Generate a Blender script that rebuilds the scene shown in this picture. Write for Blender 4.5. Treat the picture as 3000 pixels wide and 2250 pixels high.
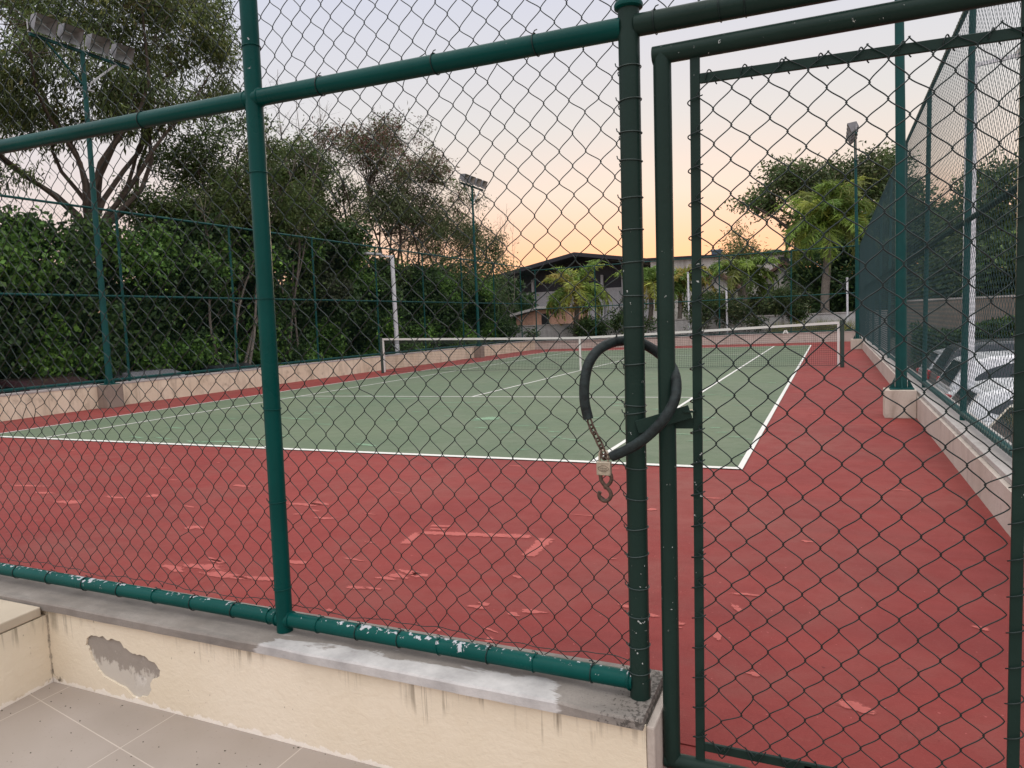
import bpy, bmesh, math, random
import numpy as np
from mathutils import Vector
random.seed(7); rng = np.random.default_rng(11)
for o in list(bpy.data.objects): bpy.data.objects.remove(o)
SC = bpy.context.scene; COL = SC.collection
R = math.radians

# ------------------------------------------------------------------ camera
CAMP = np.array([6.1907, -18.1765, 1.348]); YAW, PIT, ROL, FOC = -0.42633348, -0.08511758, -0.04333839, 2070.5
def cam_axes():
    cy, sy, cp, sp = math.cos(YAW), math.sin(YAW), math.cos(PIT), math.sin(PIT)
    f = np.array([sy*cp, cy*cp, sp]); r = np.array([cy, -sy, 0.]); u = np.cross(r, f)
    c, s = math.cos(ROL), math.sin(ROL)
    return c*r+s*u, -s*r+c*u, f
RX, UX, FX = cam_axes()
cd = bpy.data.cameras.new('camera'); cam = bpy.data.objects.new('camera', cd); COL.objects.link(cam)
cd.sensor_width = 36; cd.lens = FOC/3000*36; cd.clip_start = 0.05; cd.clip_end = 3000
from mathutils import Matrix
cam.matrix_world = Matrix(((RX[0], UX[0], -FX[0], CAMP[0]), (RX[1], UX[1], -FX[1], CAMP[1]), (RX[2], UX[2], -FX[2], CAMP[2]), (0, 0, 0, 1)))
SC.camera = cam

# measured directions (2212 px wide reading of the photo) -> points on a known plane, used to survey positions
K = 3000/2212
def ray(px, py): return RX*((px*K-1500)/FOC)+UX*((1125-py*K)/FOC)+FX
def atx(px, py, x): d = ray(px, py); return CAMP+d*(x-CAMP[0])/d[0]
def aty(px, py, y): d = ray(px, py); return CAMP+d*(y-CAMP[1])/d[1]
def atz(px, py, z): d = ray(px, py); return CAMP+d*(z-CAMP[2])/d[2]
def wr(p, rpx): return rpx*float(np.dot(np.asarray(p)-CAMP, FX))/1527.

# ------------------------------------------------------------------ world, sun, exposure
W = bpy.data.worlds.new('World'); SC.world = W; W.use_nodes = True
SUN_EL, SUN_AZ = R(0.5), R(-12)      # azimuth from +Y towards +X
def build_world():
    nt = W.node_tree; nt.nodes.clear(); L = nt.links.new
    def n(t, **k):
        x = nt.nodes.new(t)
        for a, b in k.items(): setattr(x, a, b)
        return x
    tc = n('ShaderNodeTexCoord'); sep = n('ShaderNodeSeparateXYZ'); L(tc.outputs['Generated'], sep.inputs[0])
    def ramp(src, pts):
        r = n('ShaderNodeValToRGB'); el = r.color_ramp.elements
        while len(el) < len(pts): el.new(0.5)
        for e, (p, c) in zip(el, pts): e.position = p; e.color = (*c, 1)
        L(src, r.inputs[0]); return r.outputs[0]
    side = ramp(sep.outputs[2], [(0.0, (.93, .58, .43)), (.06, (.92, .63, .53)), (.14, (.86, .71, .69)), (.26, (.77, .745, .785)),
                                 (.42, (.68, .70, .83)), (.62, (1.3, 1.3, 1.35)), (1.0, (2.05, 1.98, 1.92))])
    glow = ramp(sep.outputs[2], [(0.0, (.97, .45, .20)), (.05, (1.0, .53, .29)), (.10, (.98, .60, .42)), (.17, (.88, .745, .65)), (.26, (.77, .75, .735)),
                                 (.42, (.68, .70, .81)), (.62, (1.3, 1.3, 1.35)), (1.0, (2.05, 1.98, 1.92))])
    dot = n('ShaderNodeVectorMath', operation='DOT_PRODUCT'); L(tc.outputs['Generated'], dot.inputs[0])
    dot.inputs[1].default_value = (math.sin(R(-8)), math.cos(R(-8)), 0)
    mr = n('ShaderNodeMapRange', interpolation_type='SMOOTHSTEP'); L(dot.outputs['Value'], mr.inputs[0])
    mr.inputs[1].default_value = .55; mr.inputs[2].default_value = 1.0
    mx = n('ShaderNodeMix', data_type='RGBA'); L(mr.outputs[0], mx.inputs[0]); L(side, mx.inputs[6]); L(glow, mx.inputs[7])
    # unseen sky behind and above scaled up, added fill for camera-facing surfaces
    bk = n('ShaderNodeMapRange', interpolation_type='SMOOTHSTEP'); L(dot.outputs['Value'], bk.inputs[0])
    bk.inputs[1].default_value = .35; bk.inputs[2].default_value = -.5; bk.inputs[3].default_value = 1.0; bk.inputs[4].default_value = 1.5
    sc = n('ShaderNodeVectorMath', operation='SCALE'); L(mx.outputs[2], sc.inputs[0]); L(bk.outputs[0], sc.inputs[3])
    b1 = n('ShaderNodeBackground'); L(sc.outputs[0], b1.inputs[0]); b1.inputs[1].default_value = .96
    sk = n('ShaderNodeTexSky', sky_type='NISHITA'); sk.sun_disc = False; sk.sun_elevation = SUN_EL; sk.sun_rotation = SUN_AZ
    b2 = n('ShaderNodeBackground'); L(sk.outputs[0], b2.inputs[0]); b2.inputs[1].default_value = .05
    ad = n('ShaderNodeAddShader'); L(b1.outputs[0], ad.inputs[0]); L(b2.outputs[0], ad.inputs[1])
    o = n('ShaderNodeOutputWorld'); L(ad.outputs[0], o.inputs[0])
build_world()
sl = bpy.data.lights.new('sun', 'SUN'); sl.energy = 0.5; sl.angle = R(20); sl.color = (1, .78, .55)
so = bpy.data.objects.new('sun', sl); COL.objects.link(so)
sd = Vector((math.sin(SUN_AZ)*math.cos(SUN_EL), math.cos(SUN_AZ)*math.cos(SUN_EL), math.sin(SUN_EL)+.03))
so.rotation_euler = sd.to_track_quat('Z', 'Y').to_euler(); so.location = (0, 40, 20)
SC.view_settings.view_transform = 'Standard'; SC.view_settings.look = 'None'
SC.view_settings.exposure = 0; SC.view_settings.gamma = 1
SC.render.engine = 'CYCLES'
SC.cycles.max_bounces = 6; SC.cycles.transparent_max_bounces = 6

# ------------------------------------------------------------------ node helper
class G:
    def __init__(s, name):
        s.m = bpy.data.materials.new(name); s.m.use_nodes = True; s.t = s.m.node_tree; s.t.nodes.clear(); s.c = {}
    def n(s, t, **k):
        x = s.t.nodes.new(t)
        for a, b in k.items(): setattr(x, a, b)
        return x
    def put(s, sock, v):
        if isinstance(v, bpy.types.NodeSocket): s.t.links.new(v, sock)
        elif isinstance(v, (tuple, list)) and len(v) == 3 and len(getattr(sock, 'default_value', (0,))) == 4: sock.default_value = (*v, 1)
        else: sock.default_value = v
    def pos(s):
        if 'p' not in s.c: s.c['p'] = s.n('ShaderNodeNewGeometry').outputs['Position']
        return s.c['p']
    def obj(s):
        if 'o' not in s.c: s.c['o'] = s.n('ShaderNodeTexCoord').outputs['Object']
        return s.c['o']
    def nrm(s): return s.n('ShaderNodeNewGeometry').outputs['Normal']
    def xyz(s, v):
        x = s.n('ShaderNodeSeparateXYZ'); s.put(x.inputs[0], v); return x.outputs
    def scale(s, v, k):
        x = s.n('ShaderNodeVectorMath', operation='MULTIPLY'); s.put(x.inputs[0], v); x.inputs[1].default_value = k; return x.outputs[0]
    def noise(s, v, sc, det=4, ro=.55, dist=0):
        x = s.n('ShaderNodeTexNoise'); s.put(x.inputs['Vector'], v); x.inputs['Scale'].default_value = sc
        x.inputs['Detail'].default_value = det; x.inputs['Roughness'].default_value = ro; x.inputs['Distortion'].default_value = dist
        return x.outputs[0]
    def ma(s, op, a, b=0., c=None):
        x = s.n('ShaderNodeMath', operation=op); s.put(x.inputs[0], a); s.put(x.inputs[1], b)
        if c is not None: s.put(x.inputs[2], c)
        return x.outputs[0]
    def mr(s, v, a, b, c=0., d=1.):
        x = s.n('ShaderNodeMapRange'); s.put(x.inputs[0], v)
        for i, q in enumerate((a, b, c, d)): s.put(x.inputs[i+1], q)
        return x.outputs[0]
    def mix(s, f, a, b):
        x = s.n('ShaderNodeMix', data_type='RGBA'); s.put(x.inputs[0], f); s.put(x.inputs[6], a); s.put(x.inputs[7], b); return x.outputs[2]
    def bump(s, h, st, d=.01):
        x = s.n('ShaderNodeBump'); s.put(x.inputs['Height'], h); x.inputs['Strength'].default_value = st; x.inputs['Distance'].default_value = d
        return x.outputs[0]
    def out(s, col, rough=.6, metal=0., bump=None, spec=.4, trans=0., emit=None):
        p = s.n('ShaderNodeBsdfPrincipled'); s.put(p.inputs['Base Color'], col); s.put(p.inputs['Roughness'], rough)
        s.put(p.inputs['Metallic'], metal); s.put(p.inputs['Specular IOR Level'], spec)
        if bump is not None: s.put(p.inputs['Normal'], bump)
        sh = p.outputs[0]
        if trans:
            t = s.n('ShaderNodeBsdfTranslucent'); s.put(t.inputs[0], col); mx = s.n('ShaderNodeMixShader'); mx.inputs[0].default_value = trans
            s.t.links.new(sh, mx.inputs[1]); s.t.links.new(t.outputs[0], mx.inputs[2]); sh = mx.outputs[0]
        o = s.n('ShaderNodeOutputMaterial'); s.t.links.new(sh, o.inputs[0]); return s.m

def m_plain(name, col, rough=.6, metal=0., var=.12, sc=8, spec=.4, bump=.0):
    g = G(name); n = g.noise(g.obj(), sc, 5)
    c = g.mix(g.mr(n, .3, .7), tuple(x*(1-var) for x in col), tuple(min(1, x*(1+var)) for x in col))
    return g.out(c, g.mr(n, .2, .8, rough*.85, min(1, rough*1.15)), metal, g.bump(n, bump, .01) if bump else None, spec)
def m_paint(name, col, chip=(.42, .43, .45), amt=.0, rough=.38, top=False, sc=22, rust=False):
    g = G(name); p = g.obj(); n1 = g.noise(p, 3, 4); c = g.mix(g.mr(n1, .3, .7), tuple(x*.86 for x in col), tuple(x*1.18 for x in col))
    fine = g.noise(p, 60, 3); c = g.mix(g.mr(fine, .55, .8, 0, .25), c, tuple(x*.6 for x in col))
    n2 = g.noise(p, sc, 5, .6, .4); n3 = g.noise(p, 2.2, 3)
    k = g.ma('ADD', n2, g.mr(n3, .3, .7, -.08, .08))
    if top: k = g.ma('ADD', k, g.mr(g.xyz(g.nrm())[2], -.2, 1, -.1, .08))
    msk = g.mr(k, .72-amt, .735-amt)
    halo = g.mr(k, .70-amt, .735-amt, 0, .6)
    c = g.mix(halo, c, tuple(x*.5+.02 for x in col)); c = g.mix(msk, c, chip)
    bmp = g.bump(g.ma('ADD', g.ma('ADD', g.noise(p, 90, 3), g.ma('MULTIPLY', g.noise(p, 18, 4), 1.5)), g.ma('MULTIPLY', msk, -2.)), .22, .003)
    return g.out(c, g.ma('ADD', g.mr(msk, 0, 1, rough-.08, .6), g.mr(g.noise(p, 7, 4), .3, .7, -.06, .12)), 0, bmp, .11)

M = {}
M['teal'] = m_paint('teal_paint', (.0012, .048, .042), amt=-.035)
M['teal_worn'] = m_paint('worn_teal_paint', (.0014, .058, .05), amt=.05, top=True, sc=44)
M['dkgreen'] = m_paint('dark_green_paint', (.0125, .028, .0225), chip=(.45, .48, .46), amt=.012, sc=60)
M['teal_far'] = m_plain('teal_pole_paint', (.004, .055, .052), .5, spec=.2)
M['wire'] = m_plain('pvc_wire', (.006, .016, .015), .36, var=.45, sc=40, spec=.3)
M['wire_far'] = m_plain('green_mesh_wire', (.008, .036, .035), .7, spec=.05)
M['wire_side'] = m_plain('pale_green_wire', (.05, .09, .095), .7, spec=.1)  # paler grey green wire, right fence only
M['tie'] = m_plain('tie_wire', (.03, .048, .044), .45, .2)
M['rubber'] = m_plain('black_rubber', (.012, .019, .019), .5, var=.6, sc=45, bump=.4, spec=.25)
M['rust'] = m_plain('rusty_steel', (.085, .055, .04), .65, .35, var=.5, sc=120, bump=.3)
M['white_line'] = None

def m_court(name, col, light, dark, dust):
    g = G(name); p = g.pos()
    st = g.noise(g.scale(p, (.55, 3.2, 1)), 1.0, 6, .62, .6); st2 = g.noise(g.scale(p, (1.3, 9, 1)), 1.0, 5, .6, .8)
    big = g.noise(p, .32, 5, .6, .5); fine = g.noise(p, 260, 2, .7); mid = g.noise(p, 5, 6, .7); grit = g.noise(p, 95, 3, .7)
    c = g.mix(g.mr(st, .3, .72), dark, col); c = g.mix(g.mr(big, .4, .66, 0, .75), c, light)
    c = g.mix(g.mr(g.noise(p, .8, 6, .7, .6), .46, .70, 0, .6), c, dust); c = g.mix(g.mr(st2, .58, .76, 0, .28), c, dust)
    c = g.mix(g.mr(mid, .48, .72, 0, .38), c, tuple(x*.76 for x in col)); c = g.mix(g.mr(fine, .3, .8, 0, .4), c, tuple(x*.66 for x in col))
    c = g.mix(g.mr(grit, .55, .75, 0, .3), c, tuple(min(1, x*1.25+.03) for x in col))
    ed = g.noise(p, 1.9, 6, .7, 1.2); c = g.mix(g.mr(g.ma('ABSOLUTE', g.ma('SUBTRACT', ed, .5)), 0, .012, .22, 0), c, tuple(x*.62 for x in col))
    sp = g.noise(p, 38, 2, .5); c = g.mix(g.mr(sp, .725, .745, 0, .55), c, tuple(min(1, x*1.3+.06) for x in light))
    sd = g.noise(p, 21, 2, .5); c = g.mix(g.mr(sd, .75, .765, 0, .6), c, tuple(x*.35 for x in col))
    return g.out(c, g.mr(mid, .3, .7, .62, .8), 0, g.bump(g.ma('ADD', fine, g.ma('ADD', mid, grit)), .3, .003), .15)
M['red'] = m_court('red_acrylic', (.238, .0435, .039), (.285, .057, .048), (.178, .035, .033), (.215, .085, .07))
M['green'] = m_court('green_acrylic', (.126, .165, .104), (.152, .186, .117), (.108, .148, .096), (.165, .185, .135))
M['scuff_r'] = m_plain('scuffed_red', (.42, .10, .088), .75, var=.14, sc=14)
M['scuff_g'] = m_plain('scuffed_green', (.20, .325, .21), .75, var=.2, sc=10)
def m_line():
    g = G('line_paint'); n = g.noise(g.pos(), 9, 6, .65); f = g.noise(g.pos(), 120, 3)
    c = g.mix(g.mr(n, .56, .74, 0, .35), (.66, .65, .61), (.42, .38, .35)); c = g.mix(g.mr(f, .5, .8, 0, .2), c, (.45, .43, .4))
    return g.out(c, .7)
M['line'] = m_line()

def m_cream():
    g = G('cream_wall_paint'); p = g.pos(); x, y, z = g.xyz(p)
    br = g.noise(g.scale(p, (8, 8, 15)), 2.2, 5, .65, .8); big = g.noise(p, 1.7, 4)
    c = g.mix(g.mr(big, .35, .65), (.68, .595, .455), (.73, .65, .52))
    c = g.mix(g.mr(br, .45, .75, 0, .16), c, (.56, .45, .32))
    # drips of dirt running down from the coping edge
    dr = g.noise(g.scale(p, (40, 40, 1.3)), 1.0, 4, .6); ln = g.noise(g.scale(p, (9, 9, .1)), 1.0, 2)
    reach = g.mr(ln, .3, .8, .0, .2); dep = g.ma('SUBTRACT', .185, z)
    k = g.ma('MULTIPLY', g.mr(dr, .52, .64), g.mr(g.ma('SUBTRACT', reach, dep), 0, .05)); k = g.ma('MULTIPLY', k, g.ma('MAXIMUM', g.mr(g.noise(p, 2.3, 2), .45, .58), g.ma('MULTIPLY', g.mr(x, 4.85, 4.95), g.mr(x, 5.35, 5.2))))
    c = g.mix(g.ma('MULTIPLY', k, .75), c, (.10, .075, .05))
    # grime along the joint with the floor and a few specks
    gr = g.ma('ADD', g.mr(z, -.155, -.125, .55, 0), g.mr(g.noise(p, 30, 4), .35, .7, -.25, .25)); c = g.mix(g.mr(gr, .2, .6, 0, .5), c, (.40, .31, .21))
    sp = g.noise(g.scale(p, (60, 60, 34)), 1.0, 3, .5); gate = g.noise(p, 3.1, 2)
    c = g.mix(g.ma('MULTIPLY', g.mr(sp, .70, .74), g.mr(gate, .5, .6, 0, .8)), c, (.16, .12, .09))
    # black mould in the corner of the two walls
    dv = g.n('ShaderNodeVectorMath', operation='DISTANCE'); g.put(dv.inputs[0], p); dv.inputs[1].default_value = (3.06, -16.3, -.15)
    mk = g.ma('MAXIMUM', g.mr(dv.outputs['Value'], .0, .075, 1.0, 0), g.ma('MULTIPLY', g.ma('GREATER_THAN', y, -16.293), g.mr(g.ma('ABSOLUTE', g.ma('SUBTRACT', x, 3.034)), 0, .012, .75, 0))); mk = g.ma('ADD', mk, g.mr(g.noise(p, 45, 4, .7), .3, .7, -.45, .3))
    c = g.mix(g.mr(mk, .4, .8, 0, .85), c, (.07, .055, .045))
    # flaked edge just above the floor, and green grey weathering below the coping
    fl = g.ma('ADD', g.mr(z, -.152, -.112, 1, 0), g.mr(g.noise(g.scale(p, (1, 1, .6)), 22, 4, .65), .3, .7, -.45, .35)); c = g.mix(g.mr(fl, .45, .55, 0, .75), c, (.82, .77, .70))
    wt = g.ma('MULTIPLY', g.mr(z, .06, .19), g.mr(g.noise(p, 2.6, 5, .6), .45, .7)); c = g.mix(g.ma('MULTIPLY', wt, .45), c, (.36, .30, .20))
    return g.out(c, .7, 0, g.bump(g.ma('ADD', br, g.noise(p, 55, 4)), .45, .004), .25)
M['cream'] = m_cream()
def m_grey_plaster():
    g = G('bare_plaster'); p = g.pos(); x, y, z = g.xyz(p)
    n = g.noise(p, 14, 6, .65); pa, pb = aty(200, 1418, -16.28), aty(333, 1464, -16.28); ks = -(pb[2]-pa[2])/(pb[0]-pa[0]); kc = pa[2]+pa[0]*ks
    t = g.ma('ADD', g.mr(g.ma('ADD', z, g.ma('MULTIPLY', x, ks)), kc+.035, kc-.035), g.mr(g.noise(g.scale(p, (30, 30, 17)), 1, 6, .7), .3, .7, -.55, .55))
    c = g.mix(n, (.24, .21, .18), (.33, .29, .25)); c = g.mix(g.mr(t, .35, .65), c, (.50, .46, .40))
    w = g.mr(g.noise(p, 9, 4, .6, .8), .56, .64); c = g.mix(g.ma('MULTIPLY', w, g.mr(x, 3.55, 3.68)), c, (.72, .70, .66))
    return g.out(c, .9, 0, g.bump(n, .6, .006), .2)
M['plaster'] = m_grey_plaster()
def m_coping():
    g = G('cement_coping'); p = g.pos(); x, y, z = g.xyz(p)
    n = g.noise(p, 5, 6, .65); f = g.noise(p, 150, 3, .7); d = g.noise(g.scale(p, (3, 12, 12)), 1.2, 5, .6)
    c = g.mix(g.mr(n, .3, .7), (.18, .158, .138), (.275, .248, .222)); c = g.mix(g.mr(d, .5, .72, 0, .65), c, (.13, .12, .11))
    c = g.mix(g.mr(f, .45, .75, 0, .4), c, (.15, .14, .13))
    # old whitewash left along the front edge between the two posts
    edge = g.ma('ADD', g.mr(y, -16.30, -16.12, .86, -.3), g.mr(g.noise(g.scale(p, (2.2, 9, 9)), 1.0, 6, .65, .5), .25, .75, -.55, .55))
    rng_ = g.ma('MULTIPLY', g.mr(x, 4.14, 4.32), g.mr(x, 5.58, 5.36)); w = g.mr(g.ma('ADD', edge, g.mr(rng_, 0, 1, -1.2, .12)), .40, .50)
    c = g.mix(g.ma('MULTIPLY', w, .85), c, g.mix(g.mr(n, .35, .65), (.36, .35, .345), (.58, .565, .55)))
    # black mould at the broken right end
    mo = g.ma('ADD', g.mr(x, 5.42, 5.70, 0, .5), g.mr(g.noise(p, 70, 4, .7), .3, .7, -.4, .4)); c = g.mix(g.mr(mo, .42, .62, 0, .8), c, (.05, .045, .04))
    return g.out(c, .88, 0, g.bump(g.ma('ADD', n, g.ma('MULTIPLY', f, .4)), .55, .006), .2)
M['coping'] = m_coping()
def m_tile():
    g = G('floor_tile'); p = g.pos(); x, y, z = g.xyz(p)
    u = g.ma('FRACT', g.ma('DIVIDE', g.ma('SUBTRACT', x, 3.145-6.45), .645)); v0 = g.ma('ADD', g.ma('ADD', y, 16.40), g.ma('MULTIPLY', g.ma('SUBTRACT', x, 3.07), .18))
    v = g.ma('FRACT', g.ma('DIVIDE', g.ma('ADD', v0, 6.45), .645))
    def ln(q): return g.ma('LESS_THAN', g.ma('ABSOLUTE', g.ma('SUBTRACT', q, .5)), .0)
    lu = g.ma('GREATER_THAN', g.ma('ABSOLUTE', g.ma('SUBTRACT', u, .5)), .4968); lv = g.ma('GREATER_THAN', g.ma('ABSOLUTE', g.ma('SUBTRACT', v, .5)), .4968)
    j = g.ma('MAXIMUM', lu, lv); n = g.noise(p, 3, 5); f = g.noise(p, 90, 4, .65)
    c = g.mix(g.mr(n, .3, .7), (.30, .255, .218), (.345, .295, .258)); c = g.mix(g.mr(f, .62, .76, 0, .5), c, (.14, .11, .09))
    sp = g.noise(p, 24, 2); c = g.mix(g.mr(sp, .77, .79, 0, .8), c, (.08, .065, .05))
    c = g.mix(j, c, g.mix(n, (.42, .36, .31), (.55, .48, .42)))
    return g.out(c, g.mr(n, .3, .7, .4, .6), 0, g.bump(g.ma('ADD', g.ma('MULTIPLY', j, -.6), g.ma('MULTIPLY', f, .15)), .3, .003), .35)
M['tile'] = m_tile()
M['tilecap'] = m_plain('cap_tile', (.44, .37, .28), .5, var=.08, sc=4, bump=.05)
def m_oldwall(name, a, b, stain, amt=.5):
    g = G(name); p = g.pos(); n = g.noise(p, 1.6, 6, .65); s_ = g.noise(g.scale(p, (4, 4, .9)), 1.1, 5, .65, .5); bl = g.noise(p, 5, 5, .6)
    c = g.mix(g.mr(n, .3, .7), a, b); c = g.mix(g.mr(s_, .5, .78, 0, amt), c, stain); c = g.mix(g.mr(bl, .58, .75, 0, amt*.8), c, tuple(x*.9 for x in stain))
    c = g.mix(g.mr(g.noise(p, 45, 4), .55, .8, 0, .3), c, stain)
    return g.out(c, .85, 0, g.bump(g.ma('ADD', n, g.noise(p, 40, 4)), .4, .008), .2)
M['wall_l'] = m_oldwall('stained_cream_wall', (.60, .50, .37), (.70, .61, .48), (.27, .22, .16), .75)
M['wall_r'] = m_oldwall('pale_cement_wall', (.46, .395, .34), (.53, .47, .42), (.24, .2, .17), .6)
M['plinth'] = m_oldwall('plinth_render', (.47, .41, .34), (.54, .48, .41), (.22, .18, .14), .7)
M['plinth_dk'] = m_oldwall('dark_plinth_render', (.22, .18, .15), (.28, .23, .19), (.10, .08, .06), .6)  # darker brown render for the left plinths
M['slab'] = m_oldwall('wall_coping', (.36, .335, .315), (.44, .41, .39), (.2, .18, .165), .5)
M['asphalt'] = m_plain('asphalt', (.055, .054, .055), .9, var=.25, sc=3)
M['soil'] = m_plain('soil', (.06, .055, .035), .95, var=.35, sc=1.2)
M['net_band'] = m_plain('net_band_white', (.62, .61, .58), .7, var=.06, sc=3)
M['net'] = m_plain('net_cord', (.02, .022, .024), .7)
M['net_post'] = m_plain('net_post_green', (.03, .05, .042), .5)
M['steel'] = m_plain('galvanised', (.36, .37, .38), .45, .4)
M['lens'] = m_plain('floodlight_reflector', (.27, .28, .28), .3, .5, var=.35, sc=3, spec=.8)
M['flood'] = m_plain('floodlight_housing', (.17, .17, .18), .45)
M['white_pole'] = m_plain('white_pole', (.62, .63, .66), .5)
M['glass'] = m_plain('car_glass', (.012, .014, .017), .08, spec=.6, var=.1)
M['tyre'] = m_plain('tyre', (.02, .02, .02), .85); M['rim'] = m_plain('rim', (.35, .35, .36), .35, .7)
M['tail'] = m_plain('tail_light', (.5, .01, .012), .15, spec=.6); M['trim'] = m_plain('black_trim', (.02, .02, .022), .6)
for nm, c in (('car_white', (.66, .67, .69)), ('car_dark', (.03, .033, .04)), ('car_grey', (.2, .2, .22)), ('car_cream', (.6, .57, .5)), ('car_maroon', (.05, .025, .03)), ('car_silver', (.42, .43, .45))):
    M[nm] = m_plain(nm+'_paint', c, .22, .1, var=.04, spec=.6)
M['bark'] = m_plain('bark', (.06, .046, .035), .95, var=.4, sc=6, bump=.5)
M['bark_pale'] = m_plain('pale_bark', (.14, .118, .10), .9, var=.35, sc=6, bump=.4)
M['bark_dk'] = m_plain('dark_bark', (.05, .04, .032), .95, var=.4, sc=6, bump=.4)
M['palm_trunk'] = m_plain('palm_trunk', (.19, .165, .14), .9, var=.3, sc=10, bump=.5)
M['bld_white'] = m_oldwall('weathered_white_wall', (.40, .38, .35), (.50, .47, .43), (.2, .16, .13), .75)
M['bld_grey'] = m_oldwall('grey_metal_wall', (.30, .30, .31), (.36, .36, .37), (.2, .19, .18), .4)
M['roof_dk'] = m_plain('dark_roof', (.018, .017, .024), .7); M['roof_brown'] = m_plain('brown_roof', (.10, .055, .04), .8, var=.3)
M['pink'] = m_oldwall('salmon_wall', (.50, .28, .20), (.56, .34, .25), (.3, .17, .12), .5)
M['roof_white'] = m_plain('white_roof', (.5, .48, .46), .6); M['dark'] = m_plain('dark_opening', (.012, .012, .014), .6)
M['tank'] = m_plain('blue_tank', (.06, .10, .14), .5); M['tankg'] = m_plain('green_tank', (.05, .11, .06), .6)
M['bgwall'] = m_oldwall('far_grey_wall', (.42, .41, .40), (.50, .48, .47), (.16, .15, .14), .6)
M['stone'] = m_oldwall('brown_retaining_wall', (.15, .125, .105), (.20, .17, .145), (.08, .07, .06), .6)
M['brass'] = m_plain('worn_brass', (.40, .35, .27), .42, .55, var=.25, sc=90, bump=.15)
def m_leaf(name, trans=.3, rough=.55):
    g = G(name); a = g.n('ShaderNodeAttribute', attribute_name='tint'); return g.out(a.outputs['Color'], rough, 0, None, .3, trans)
M['leaf'] = m_leaf('foliage')

# ------------------------------------------------------------------ mesh building
class MB:
    def __init__(s): s.v = []; s.f = []; s.n = 0
    def add(s, v, f):
        s.v.append(np.asarray(v, float)); s.f += [tuple(int(i)+s.n for i in q) for q in f]; s.n += len(v); return s
    def box(s, a, b):
        x0, y0, z0 = a; x1, y1, z1 = b
        return s.add([(x0,y0,z0),(x1,y0,z0),(x1,y1,z0),(x0,y1,z0),(x0,y0,z1),(x1,y0,z1),(x1,y1,z1),(x0,y1,z1)],
                     [(0,3,2,1),(4,5,6,7),(0,1,5,4),(1,2,6,5),(2,3,7,6),(3,0,4,7)])
    def bar(s, a, b, w, h, up=(0, 0, 1)):
        a = np.asarray(a, float); b = np.asarray(b, float); t = b-a; t /= np.linalg.norm(t)
        n = np.cross(up, t); n /= np.linalg.norm(n); q = np.cross(t, n); P = []
        for c in (a, b):
            for i, j in ((-1,-1),(1,-1),(1,1),(-1,1)): P.append(c+n*i*w/2+q*j*h/2)
        return s.add(P, [(3,2,1,0),(4,5,6,7),(0,1,5,4),(1,2,6,5),(2,3,7,6),(3,0,4,7)])
    def tube(s, pts, r, sides=12, cap=True):
        P = np.asarray(pts, float); n = len(P); r = np.full(n, r) if np.isscalar(r) else np.asarray(r, float)
        T = np.gradient(P, axis=0); T /= np.linalg.norm(T, axis=1)[:, None]+1e-12
        u = np.cross(T[0], (0, 0, 1)); u = np.cross(T[0], (1, 0, 0)) if np.linalg.norm(u) < 1e-3 else u
        a = np.linspace(0, 2*np.pi, sides, endpoint=False); V = []
        for i in range(n):
            u = u-T[i]*np.dot(u, T[i]); u /= np.linalg.norm(u); w = np.cross(T[i], u)
            V.append(P[i]+r[i]*(np.cos(a)[:, None]*u+np.sin(a)[:, None]*w))
        F = [(i*sides+j, i*sides+(j+1) % sides, (i+1)*sides+(j+1) % sides, (i+1)*sides+j) for i in range(n-1) for j in range(sides)]
        if cap: F += [tuple(range(sides-1, -1, -1)), tuple(range((n-1)*sides, n*sides))]
        return s.add(np.concatenate(V), F)
    def prism(s, poly, y0, y1, swap=None):
        m = len(poly); f = swap or (lambda x, z, y: (x, y, z))
        V = [f(x, z, y0) for x, z in poly]+[f(x, z, y1) for x, z in poly]
        return s.add(V, [tuple(range(m-1, -1, -1)), tuple(range(m, 2*m))]+[(i, (i+1) % m, m+(i+1) % m, m+i) for i in range(m)])
    def build(s, name, mat, parent=None, smooth=False, bevel=0, seg=2):
        V = np.concatenate(s.v); o = part_raw(name, V, s.f, mat, parent, smooth)
        if bevel:
            b = o.modifiers.new('bevel', 'BEVEL'); b.width = bevel; b.segments = seg; b.limit_method = 'ANGLE'; b.angle_limit = R(35)
        return o
def root_loc(p):
    v = np.zeros(3)
    while p is not None: v = v+np.array(p.location); p = p.parent
    return v
def part_raw(name, V, F, mat, parent=None, smooth=False):
    me = bpy.data.meshes.new(name); V = np.asarray(V, float)-root_loc(parent)
    me.from_pydata(V.tolist(), [], F); me.materials.append(mat); fin(me, smooth)
    o = bpy.data.objects.new(name, me); o.parent = parent; COL.objects.link(o); return o
def fin(me, smooth):
    me.validate(); me.update()
    if smooth:
        me.polygons.foreach_set('use_smooth', [True]*len(me.polygons))
        try: me.set_sharp_from_angle(angle=R(40))
        except Exception: pass
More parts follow.
